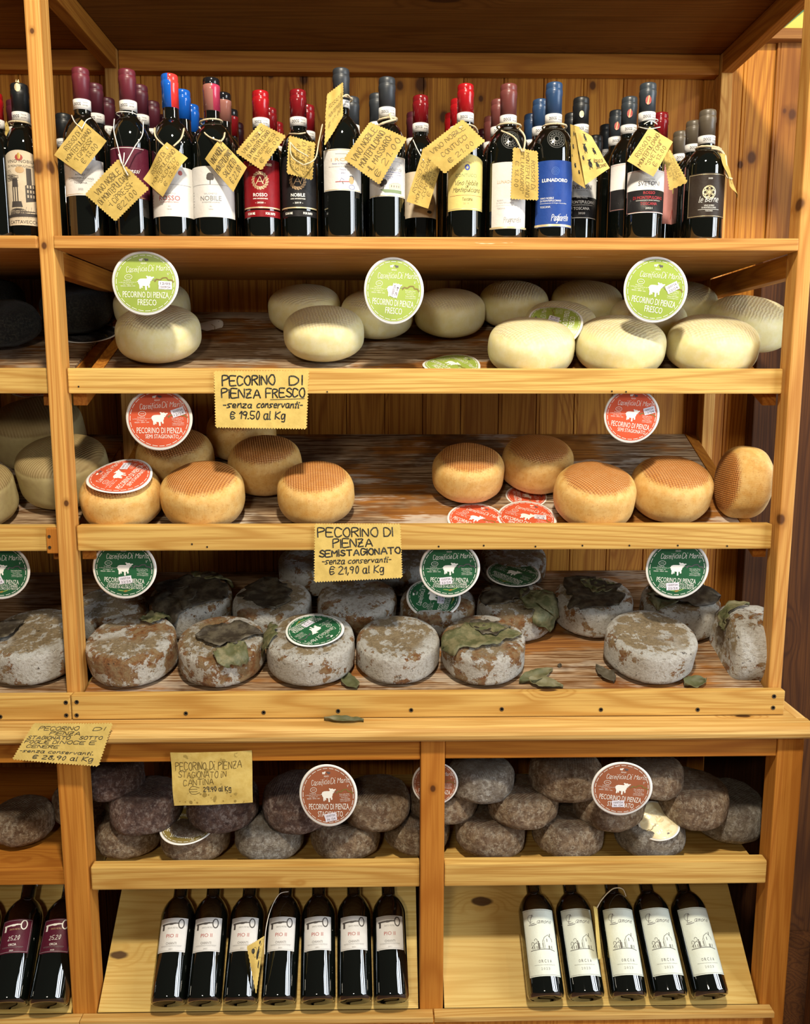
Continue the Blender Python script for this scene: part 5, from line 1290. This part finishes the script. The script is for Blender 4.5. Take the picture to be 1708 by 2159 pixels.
# --- black label with a white top, set back
def svet(b, y0, y1, ysplit, l1, l2, year, col):
    z = lambda p: zf(b, p)
    def d(K):
        yy = lambda f_: y0 + (y1 - y0) * f_
        TX(b, K, 'CANTINE', yy(.22), 20, 2.2, 'pale_grey'); TX(b, K, 'SVETONI', yy(.31), 42, 8, 'dgrey_ink', bold=.01); TX(b, K, 'CANTINE DAL 1865', yy(.39), 22, 1.8, 'grey_ink')
        TX(b, K, l1, yy(.53), 22, 5.2, col); TX(b, K, l2, yy(.64), 60, 5.6, col); TX(b, K, 'DENOMINAZIONE DI ORIGINE CONTROLLATA', yy(.705), 48, 1.7, 'white_ink'); TX(b, K, 'TOSCANA', yy(.78), 32, 5.4, col); TX(b, K, year, yy(.885), 13, 3.6, 'white_ink')
        K.line([(-.040 + i * .004, z(y1 - 1.6)) for i in range(21)], .0009, 'white_ink')
    return d
b = shelf_bottle(1226, 206, 72, 'blackcap', 'wine bottle set back, black and gold capsule, black label topped with white', Y=1.745)
z0, z1 = lab_at(b, 362, 459); body_label(b, z0, z1, ['blacklab', 'wlabel'], svet(b, 362, 459, 0, 'VINO NOBILE', 'DI MONTEPULCIANO', '2020', 'white_ink'), 1.3, split=.47)
hb = b['h']
K = Ink(); K.ellipse(-.002, hb * .88, .0045, .0065, 'gold_leaf', 10); K.lay('emblem', b, lambda u, v: Vector((.0168 * math.sin(u / .0168), -.0168 * math.cos(u / .0168), v)))
shelf_bottle(1207, 239, 66, 'blackcap', 'black capsule bottle behind and left of the black and gold one', Y=1.85)
shelf_bottle(1256, 286, 60, 'blackcap', 'short black bottle hidden behind the patterned paper tag', Y=1.93, band=False)
# --- red and black label
def star_caps(b):
    hb = b['h']; K = Ink(); K.ellipse(-.003, hb * .885, .0055, .0080, 'redbrown', 12); K.line([(-.004, hb * .862), (-.002, hb * .91)], .0025, 'tanp'); K.lay('emblem', b, lambda u, v: Vector((.0168 * math.sin(u / .0168), -.0168 * math.cos(u / .0168), v)))
b = shelf_bottle(1367, 176, 80, 'slate', 'slate-capped wine bottle with a red and white lettered black label')
z0, z1 = lab_at(b, 355, 447); body_label(b, z0, z1, ['blacklab', 'wlabel'], svet(b, 355, 447, 0, 'ROSSO', 'DI MONTEPULCIANO', '2021', 'wredp'), 1.3, split=.54, border='pinkp')
star_caps(b)
b2 = shelf_bottle(1328, 205, 76, 'slate', 'slate-capped bottle second in line, left of the lettered black label', Y=1.79); star_caps(b2)
body_label(b2, .075, .165, ['blacklab', 'wlabel'], None, 1.3, split=.45, border='pinkp')
star_caps(shelf_bottle(1301, 233, 72, 'slate', 'slate-capped bottle third in line, left of the lettered black label', Y=1.88))
shelf_bottle(1280, 263, 66, 'slate', 'slate-capped bottle last in line, left of the lettered black label', Y=1.97)
b = shelf_bottle(1394, 238, 70, 'dred', 'dark red capped bottle with a dusty pink label behind the lettered black one', Y=1.82)
body_label(b, .055, .17, 'pinklab', lambda K: (K.ellipse(.028, .12, .005, .007, 'ylabel', 12), K.line([(.02, .065), (.045, .15)], .0015, 'redbrown'), K.line([(.03, .06), (.03, .11), (.04, .10)], .0015, 'redbrown')), 1.5)
# --- last bottle
b = shelf_bottle(1493, 232, 82, 'bronze', 'squat wine bottle with a bronze capsule and a dark flower label at the right end', capfrac=.20, shoulder=.56)
z0, z1 = lab_at(b, 361, 455)
def d(K):
    z = lambda p: zf(b, p)
    TX(b, K, '2020', 372.5, 8, 2.8, 'white_ink')
    K.ring(-.001, z(402), .0118, .0118, .0012, 'gold_leaf', 30)
    for i in range(6): a = i * PI / 3; K.ring(-.001 + .0062 * math.cos(a), z(402) + .0062 * math.sin(a), .0044, .0044, .0012, 'gold_leaf', 14)
    K.ellipse(-.001, z(402), .0018, .0018, 'gold_leaf', 8)
    K.hand('le Berne', -.001, z(416.5), .036, .010, 'white_ink', .02, .07, .4, .08); TX(b, K, 'VINO NOBILE', 430, 19, 2.6, 'white_ink'); TX(b, K, 'DI MONTEPULCIANO', 434.5, 27, 2.6, 'white_ink'); K.line([(-.020, z(438.5)), (.020, z(438.5))], .0005, 'white_ink'); TX(b, K, 'TOSCANA', 441.5, 14, 2.6, 'white_ink')
body_label(b, z0, z1, 'brownlab', d, 1.15, border='gold_leaf', spin=-.05)
shelf_bottle(1464, 255, 74, 'bronze', 'bronze-capped bottle second in line, left of the flower label', Y=1.79)
shelf_bottle(1436, 277, 70, 'bronze', 'bronze-capped bottle third in line, left of the flower label', Y=1.88)


def crest(b):
    r, h = b['r'], b['h']; z0 = h * .575; z1 = h * .735
    def rad(z):
        s = min(max((z - z0) / (z1 - z0), 0), .9); return .0150 + (r - .0150) * math.cos(min(1, s * 1.02) * PI / 2) ** .75
    K = Ink(); zc = h * .628
    for q in (.0165, .0135, .0095, .0045): K.ring(0, zc, q, q, .0014, 'relief', 26)
    for i in range(14): a = i * PI / 7; K.line([(.0045 * math.cos(a), zc + .0045 * math.sin(a)), (.0135 * math.cos(a + .3), zc + .0135 * math.sin(a + .3))], .0013, 'relief', 2)
    K.lay('embossed_crest', b, lambda u, v: Vector(((rad(v) + .0008) * math.sin(u / rad(v)), -(rad(v) + .0008) * math.cos(u / rad(v)), v)))
M['relief'] = flat('embossed_glass', (.07, .07, .065), .25)
for o in list(C.objects):
    if o.name.startswith('wine_bottle') and 'broad-shouldered' in o['label']: crest(o)
# ================================================================ kraft tags tied to the bottle necks
def ptag(pts, Y, lines, label, pinked=True, mat='kraft', strings=(), dY=(0, 0, 0, 0), seed=0, bulge=.005, pen=.075, ws=None, top=.92, draw=None, smat='string', sr=.0009, h=.66, loop=None):
    cs = [at(x, y, Y + d_) for (x, y), d_ in zip(pts, dY)]
    t_ = card('price_tag', cs, mat, label, 'price tag', pinked, bulge, draw or hand_lines(lines, 'pen', pen, top, .15, .22, ws=ws, h=h), seed=seed, tooth=.0016)
    for s in strings: tube('string', [at(*q) for q in s], sr, M[smat], t_)
    if loop:
        x, y, Yb, r_, tilt = loop; c_ = at(x, y, Yb)
        tube('string', [c_ + Vector((r_ * math.sin(a), -r_ * math.cos(a), tilt * math.sin(a))) for a in [2 * PI * i / 20 for i in range(21)]], sr, M[smat], t_, 6, 2)
    return t_
YT = 1.640
ptag(((114, 327), (172, 252), (225, 297), (172, 368)), YT, ('ROSSO Di', 'MONTEPULCIANO', '"i CiPRESSi"', '€ 13.00'), 'plain-edged tag on the tall maroon-capped bottle beside the post', False, strings=(((151, 243, 1.672), (158, 258, 1.645), (173, 271, 1.634)), ((192, 249, 1.672), (182, 254, 1.645), (173, 271, 1.634))), ws=(.5, .86, .62, .52), seed=1)
ptag(((181, 410), (250, 337), (313, 398), (243, 465)), YT - .006, ('VINO NOBILE', 'Di MONTEPULCIANO', '-i CiPRESSi-', '€21.00'), 'large zigzag-edged tag with straw ends on the maroon label bottle', strings=(((241, 251, 1.668), (240, 275, 1.648), (246, 300, 1.642), (258, 346, 1.630)), ((302, 257, 1.668), (300, 285, 1.645), (285, 308, 1.642), (262, 350, 1.630)), ((258, 346, 1.629), (262, 355, 1.628), (270, 370, 1.628)), ((250, 325, 1.632), (256, 345, 1.630)), ((262, 322, 1.632), (260, 345, 1.630))), seed=2, ws=(.7, .88, .70, .52), loop=(267, 242, 1.69, .0185, 0))
ptag(((302, 378), (352, 300), (396, 333), (343, 415)), YT, ('ROSSO Di', 'MONTEPULCIANO', '"SALCHETO"', '€ 13.50'), 'curled tag on the blue and red wax capped bottle', False, strings=(((326, 270, 1.675), (329, 290, 1.65), (354, 314, 1.634)), ((388, 271, 1.675), (382, 292, 1.65), (366, 308, 1.636))), seed=3, bulge=.010, sr=.0016, smat='twine', ws=(.55, .88, .66, .6))
ptag(((432, 335), (464, 294), (521, 353), (492, 405)), YT, ('VINO NOBILE', 'MONTEPULCIANO', 'SALCHETO', '€ 22.00'), 'diamond-shaped tag on the tree label bottle', False, strings=(((420, 268, 1.672), (440, 288, 1.648), (464, 298, 1.634)), ((474, 280, 1.67), (472, 290, 1.65), (466, 298, 1.634))), seed=4, sr=.0016, smat='twine', ws=(.8, .9, .7, .6), loop=(445, 258, 1.69, .0205, .002))
ptag(((499, 322), (549, 260), (602, 288), (552, 358)), YT, ('VINO NOBILE', 'Di MONTEPULCIANO', 'AVIGNONESI', '€ 15.00'), 'zigzag-edged tag hiding the top of the dark red label', strings=(((530, 283, 1.67), (540, 278, 1.645), (548, 282, 1.636)),), seed=5, smat='twine', sr=.0012)
ptag(((664, 302), (658, 378), (606, 365), (610, 287)), YT, ('VINO NOBILE', 'Di MONTEP.', 'AVIGNONESI', '€ 15.00'), 'sideways zigzag tag with loose twine in front of the black label', strings=(((610, 282, 1.66), (630, 282, 1.632), (644, 280, 1.65)), ((612, 300, 1.628), (625, 315, 1.624), (650, 330, 1.624)), ((640, 348, 1.622), (615, 330, 1.622), (612, 300, 1.626)), ((640, 348, 1.622), (664, 335, 1.63), (672, 300, 1.655), (680, 262, 1.665))), seed=6, smat='twine', sr=.0013, ws=(.8, .9, .7, .6))
def scrib(K, W, Hh):
    for i, s in enumerate(('ROSSO Di', 'MONTEPULC.', '€ 17.00')): K.hand(s, W * .5, Hh * (.70 - i * .2), W * .7, Hh * .09, 'pen', 0, .08, .1, .2)
ptag(((690, 200), (723, 174), (722, 246), (684, 306)), YT + .004, (), 'steeply folded zigzag tag halfway up the tallest bottle', seed=7, dY=(0, .012, .014, 0), draw=scrib, smat='twine', sr=.0016, strings=(((722, 204, 1.655), (732, 200, 1.668), (740, 208, 1.68)),), loop=(722, 210, 1.69, .0185, 0), bulge=.007)
ptag(((727, 335), (780, 258), (857, 292), (800, 388)), YT, ('VINO NOBILE', 'MONTEPULCIANO', '-IL MASSARO-', '€ 21.00'), 'largest zigzag tag, over the farmhouse label bottle', seed=8, smat='twine', sr=.0022, strings=(((795, 266, 1.650), (812, 258, 1.645), (835, 252, 1.672)), ((822, 240, 1.676), (823, 248, 1.665), (828, 254, 1.662))), loop=(817, 254, 1.69, .0175, .002))
ptag(((857, 425), (893, 312), (930, 350), (903, 440)), YT + .042, ('ROSSO Di', 'MONTEPULCIANO', '-CONTUCCI-', '€ 13.00'), 'shaded tag hanging low on the bottle with the greyish label', False, seed=9, strings=(((871, 295, 1.725), (880, 315, 1.70), (893, 338, 1.678)),), ws=(.6, .9, .7, .55))
ptag(((890, 318), (975, 253), (1022, 297), (938, 365)), YT, ('VINO NOBILE', 'CONTUCCI', '€ 21.00'), 'wide zigzag tag across the yellow label bottle', seed=10, smat='twine', sr=.0014, strings=(((968, 270, 1.636), (985, 262, 1.646), (1002, 268, 1.66), (1008, 280, 1.675)),), ws=(.82, .6, .6), h=.5)
ptag(((1133, 320), (1134, 421), (1078, 418), (1083, 312)), YT, ('ROSSO Di', 'MONTEPULCIANO', '"LUNADORO"', '€ 13.00'), 'upright zigzag tag in front of the silver-white label', seed=11, smat='twine', sr=.0017, strings=(((1057, 276, 1.668), (1085, 290, 1.648), (1101, 320, 1.634)), ((1095, 272, 1.668), (1107, 290, 1.65), (1104, 320, 1.634))), loop=(1073, 267, 1.69, .0225, 0), ws=(.6, .9, .75, .5))
def cows(K, W, Hh):
    for i, (x, y, r) in enumerate(((.45, .85, .09), (.30, .62, .10), (.72, .55, .09), (.35, .30, .10), (.62, .22, .08), (.12, .45, .05))):
        K.ellipse(W * x, Hh * y, W * r * .75, W * r * 1.3, 'black', 10, .2); K.ellipse(W * x, Hh * y + W * r * 1.4, W * r * .45, W * r * .4, 'black', 8); K.line([(W * (x - r * .7), Hh * y + W * r * 1.75), (W * x, Hh * y + W * r * 1.45), (W * (x + r * .7), Hh * y + W * r * 1.75)], W * r * .22, 'black'); K.line([(W * (x - r * .5), Hh * y - W * r * 1.1), (W * (x - r * .5), Hh * y - W * r * 1.7)], W * r * .25, 'black'); K.line([(W * (x + r * .4), Hh * y - W * r * 1.1), (W * (x + r * .4), Hh * y - W * r * 1.7)], W * r * .25, 'black')
ptag(((1203, 262), (1222, 268), (1236, 398), (1208, 380)), YT + .006, (), 'shaded fold of patterned paper with black animals right of the blue label', False, draw=cows, seed=12, dY=(.012, 0, 0, .01), smat='twine', sr=.0018, loop=(1169, 268, 1.69, .0225, 0))
def cows2(K, W, Hh):
    cows(K, W, Hh); K.hand('ROSSO Di', W * .72, Hh * .30, W * .4, Hh * .08, 'pen', -.3, .1); K.hand('LUCIANO', W * .75, Hh * .16, W * .4, Hh * .08, 'pen', -.3, .1)
ptag(((1212, 268), (1248, 288), (1286, 354), (1234, 390)), YT, (), 'lit fold of patterned paper with black animals, pointing right', False, draw=cows2, seed=13, mat='kraft_b')
ptag(((1322, 340), (1370, 267), (1419, 299), (1377, 373)), YT, ('ROSSO Di', 'MONTEPULCIANO', '"SVETONI"', '€ 13.00'), 'bright plain tag over the red and white lettered label', False, mat='kraft_b', seed=14, strings=(((1348, 268, 1.668), (1368, 272, 1.640), (1392, 268, 1.655)), ((1358, 262, 1.67), (1372, 255, 1.665), (1386, 262, 1.668))), loop=(1367, 257, 1.69, .0175, .001), ws=(.6, .9, .7, .55))
ptag(((1413, 316), (1448, 384), (1413, 400), (1400, 330)), YT + .035, ('ROSSO Di', 'MONTEPUL.', 'LE BERNE', '13.00'), 'shaded zigzag tag peeping out right of the bright plain tag', seed=15, ws=(.6, .8, .7, .55))
ptag(((1518, 322), (1532, 330), (1553, 420), (1540, 392)), YT + .01, (), 'tag seen edge-on at the right side of the last bottle', False, seed=16, dY=(0, .02, .02, 0), draw=lambda K, W, Hh: None, smat='twine', sr=.0022, strings=(((1500, 313, 1.668), (1520, 318, 1.665), (1530, 335, 1.66), (1532, 370, 1.655), (1544, 378, 1.65)),), loop=(1494, 316, 1.69, .0225, -.003))
ptag(((0, 290), (14, 255), (24, 285), (2, 330)), YT + .10, ('VINO', '€ 20'), 'shaded tag behind the town label bottle at the far left', False, seed=17, smat='twine', sr=.0018, loop=(42, 262, 1.69, .0190, 0))

# ================================================================ bottles lying on the sloping boards
def lying(px0, px1, w, label, h=.305, cap='dred', group=None, py0=2126, lift=0.0):
    """px0: middle of the base, px1: middle of the neck where the rail hides it (row 1880)"""
    r = w * dep((0, 1.55, .28)) / F / 2
    base = at(px0, py0, 1.552); x0 = base.x
    # second point on the slope to find the small yaw of the bottle on the board
    p1 = on_plane(px1, 1885, B0 + NB * r, NB)
    o = Vector((x0, B0.y, B0.z)) + NB * (r + .0008) + UP * (.0065 + lift)
    ax = (Vector((p1.x, p1.y, p1.z)) - o); ax = (ax - NB * ax.dot(NB)).normalized()
    side = ax.cross(NB).normalized()          # x, -y = NB, z = ax
    m = Matrix((side, -NB, ax)).transposed().to_4x4()
    root = bottle(Matrix.Translation(o) @ m, h, r, cap, label, band=True, group=group, shoulder=.535, sh_len=.135)
    root['Y'] = 1.6; return root
class Shift:
    def __init__(s, K, dz): s.K = K; s.dz = dz
    def line(s, pts, *a): s.K.line([(x, y + s.dz) for x, y in pts], *a)
    def ellipse(s, x, y, *a): s.K.ellipse(x, y + s.dz, *a)
    def ring(s, x, y, *a): s.K.ring(x, y + s.dz, *a)
    def text(s, t_, x, y, *a): s.K.text(t_, x, y + s.dz, *a)
    def hand(s, t_, x, y, *a): s.K.hand(t_, x, y + s.dz, *a)
def key_label(b, word, sub, year, mat, inks):
    ink, kink, redk = inks
    z1, z0 = .153, .088
    DZ = -.0415
    def d(K):
        K = Shift(K, DZ)
        K.line([(-.024, .182), (.004, .184)], .0030, kink, 1); K.line([(-.021, .181), (-.021, .173)], .0048, kink); K.ellipse(-.004, .183, .006, .0022, kink, 10)
        K.ring(.017, .183, .0058, .0085, .0022, kink, 18); K.line([(.004, .184), (.011, .184)], .0022, kink)
        K.text('SANTO PIETRO', .000, .175, .022, .0032, 'grey_ink' if mat == 'wlabel' else 'tanp')
        if word == '2320': K.hand('25.20', .0, .158, .022, .0080, ink, .05, .09, .3, .03)
        else: K.text(word, .0, .160, .024, .0070, redk)
        K.text(sub, .0, .1455, .022 if word != '2320' else .016, .0045, 'grey_ink' if mat == 'wlabel' else ink, 0, .01); K.line([(-.022, .1412), (.022, .1412)], .0004, 'grey_ink'); K.text('Denominazione di Origine Controllata e Garantita', 0, .1395, .042, .0014, 'grey_ink'); K.text(year, 0, .1345, .008, .0026, 'grey_ink' if mat == 'wlabel' else ink)
    return body_label(b, z0, z1, mat, d, .88, border='pale_grey', name='front_label')
for i, (x0, x1, s) in enumerate(((355, 381, 'leftmost of the seven with key labels'), (430, 450, 'second from the left of the key-label row'), (507, 526, 'key label, just left of the patterned tag'), (588, 602, 'key label, white string, right of the patterned tag'), (671, 672, 'third from the right of the key-label row'), (749, 746, 'second from the right of the key-label row'), (826, 819, 'key label, beside the middle post'))):
    b = lying(x0, x1, 74.5, 'dark wine bottle lying back, ' + s, group='wine bottles with a key on a white label')
    key_label(b, 'PIO II', 'CHIANTI', '2021', 'wlabel', ('dgrey_ink', 'etch', 'redbrown'))
for x0, x1, s in ((20, 60, 'maroon key-label wine bottle lying back at the left edge of the picture'), (104, 146, 'maroon key-label wine bottle lying back beside the lower left post'), (-62, -30, 'maroon key-label wine bottle cut off by the lower left corner')):
    b = lying(x0, x1, 80, s, group='wine bottles with a key on a maroon label', py0=2136)
    key_label(b, '2320', 'ORCIA', '2020', 'maroonlab', ('white_ink', 'white_ink', 'white_ink'))
def lamone(b):
    z0, z1 = .034, .162
    def d(K):
        K = Shift(K, -.029)
        K.hand('L', -.017, .171, .009, .016, 'dgrey_ink', 0, .07, .5, .03); K.ring(-.019, .173, .0065, .007, .0007, 'dgrey_ink', 20, .5, 5.2); K.line([(-.024, .160), (-.016, .1595), (-.008, .161)], .0012, 'dgrey_ink', 3)
        K.hand('amone', .009, .1665, .032, .0075, 'dgrey_ink', 0, .10, .5, .05)
        z = .112
        K.line([(-.026, z - .001), (-.005, z + .0005), (.014, z + .0008), (.026, z - .002)], .0011, 'etch', 3)
        K.line([(-.024, z + .004), (-.014, z + .013), (-.009, z + .011), (-.009, z + .001)], .0009, 'etch'); K.ring(-.020, z + .011, .003, .004, .0008, 'etch', 10, -.5, 3.6); K.ring(-.013, z + .017, .003, .004, .0008, 'etch', 10, -1.5, 3)
        K.line([(-.008, z + .002), (-.008, z + .016)], .0018, 'etch'); K.line([(-.006, z + .002), (-.006, z + .012)], .0014, 'etch'); K.line([(-.006, z + .003), (.000, z + .003), (.000, z + .012)], .0007, 'etch')
        K.line([(.002, z + .002), (.001, z + .016), (.005, z + .023), (.013, z + .028), (.021, z + .020), (.022, z + .015)], .0009, 'etch'); K.line([(.017, z + .024), (.018, z + .030)], .0014, 'etch'); K.line([(.004, z + .018), (.005, z + .002)], .0005, 'etch')
        for x in (-.021, -.017, -.012, .013, .015, .020): K.line([(x, z + .002), (x, z + .007)], .0012, 'etch')
        K.line([(.010, z + .015), (.010, z + .020)], .0012, 'etch')
        for i, ch in enumerate('ORCIA'): K.text(ch, -.010 + i * .0058, .0905, .0036 if ch != 'I' else .0009, .0056, 'dgrey_ink', 0, .01)
        K.text('DENOMINAZIONE DI ORIGINE CONTROLLATA', 0, .0835, .044, .0014, 'grey_ink')
        for i, ch in enumerate('2023'): K.text(ch, -.007 + i * .0050, .0765, .0030, .0045, 'grey_ink')
    body_label(b, z0, z1, 'lam', d, 1.0, border='grey_ink')
M['lam'] = paper('pale_mint_label_paper', (.72, .78, .70), (.70, .75, .66), .5)
for x0, x1, s in ((1151, 1125, 'leftmost of the five with farmhouse sketches'), (1236, 1203, 'farmhouse sketch, just left of the thin tag'), (1325, 1291, 'farmhouse sketch, string over its shoulder'), (1411, 1365, 'second from right of the farmhouse sketch row'), (1497, 1443, 'rightmost, most tilted one with farmhouse sketch')):
    lamone(lying(x0, x1, 78, 'dark wine bottle lying back, ' + s, group='wine bottles with a farmhouse sketch', py0=2116))
def pat(K, W, Hh):
    for x, y, r in ((.55, .55, .10), (.3, .8, .07), (.75, .85, .05), (.5, .25, .06), (.65, .68, .04)): K.ellipse(W * x, Hh * y, W * r, W * r * 1.5, 'black', 9, x * 4); K.ring(W * (x + .1), Hh * (y - .08), W * .12, W * .14, .0005, 'pen', 8)
card('price_tag', [at(521, 1996, 1.575), at(557, 1974, 1.585), at(554, 2000, 1.582), at(540, 2094, 1.545)], 'kraft_b', 'narrow patterned paper tag between the third and fourth key-label bottles', 'price tag', True, .004, pat, seed=21, tooth=.0014)
t_ = S.collection.objects['price_tag'] if False else [o for o in C.objects if o.name.startswith('price_tag') and o.parent is None][-1]
tube('string', [at(608, 1880, 1.68), at(588, 1886, 1.655), at(570, 1920, 1.625), at(560, 1965, 1.600), at(558, 2012, 1.575)], .0008, M['string'], t_)
card('price_tag', [at(1252, 1911, 1.630), at(1259, 1914, 1.650), at(1268, 2018, 1.600), at(1261, 2022, 1.570)], 'kraft_b', 'thin paper tag seen edge-on between the second and third sketch bottles', 'price tag', True, .002, lambda K, W, Hh: None, seed=22, tooth=.0014)
t_ = [o for o in C.objects if o.name.startswith('price_tag') and o.parent is None][-1]
tube('string', [at(1258, 1915, 1.630), at(1270, 1895, 1.655), at(1292, 1874, 1.68), at(1312, 1874, 1.695), at(1320, 1890, 1.69)], .0013, M['twine'], t_)
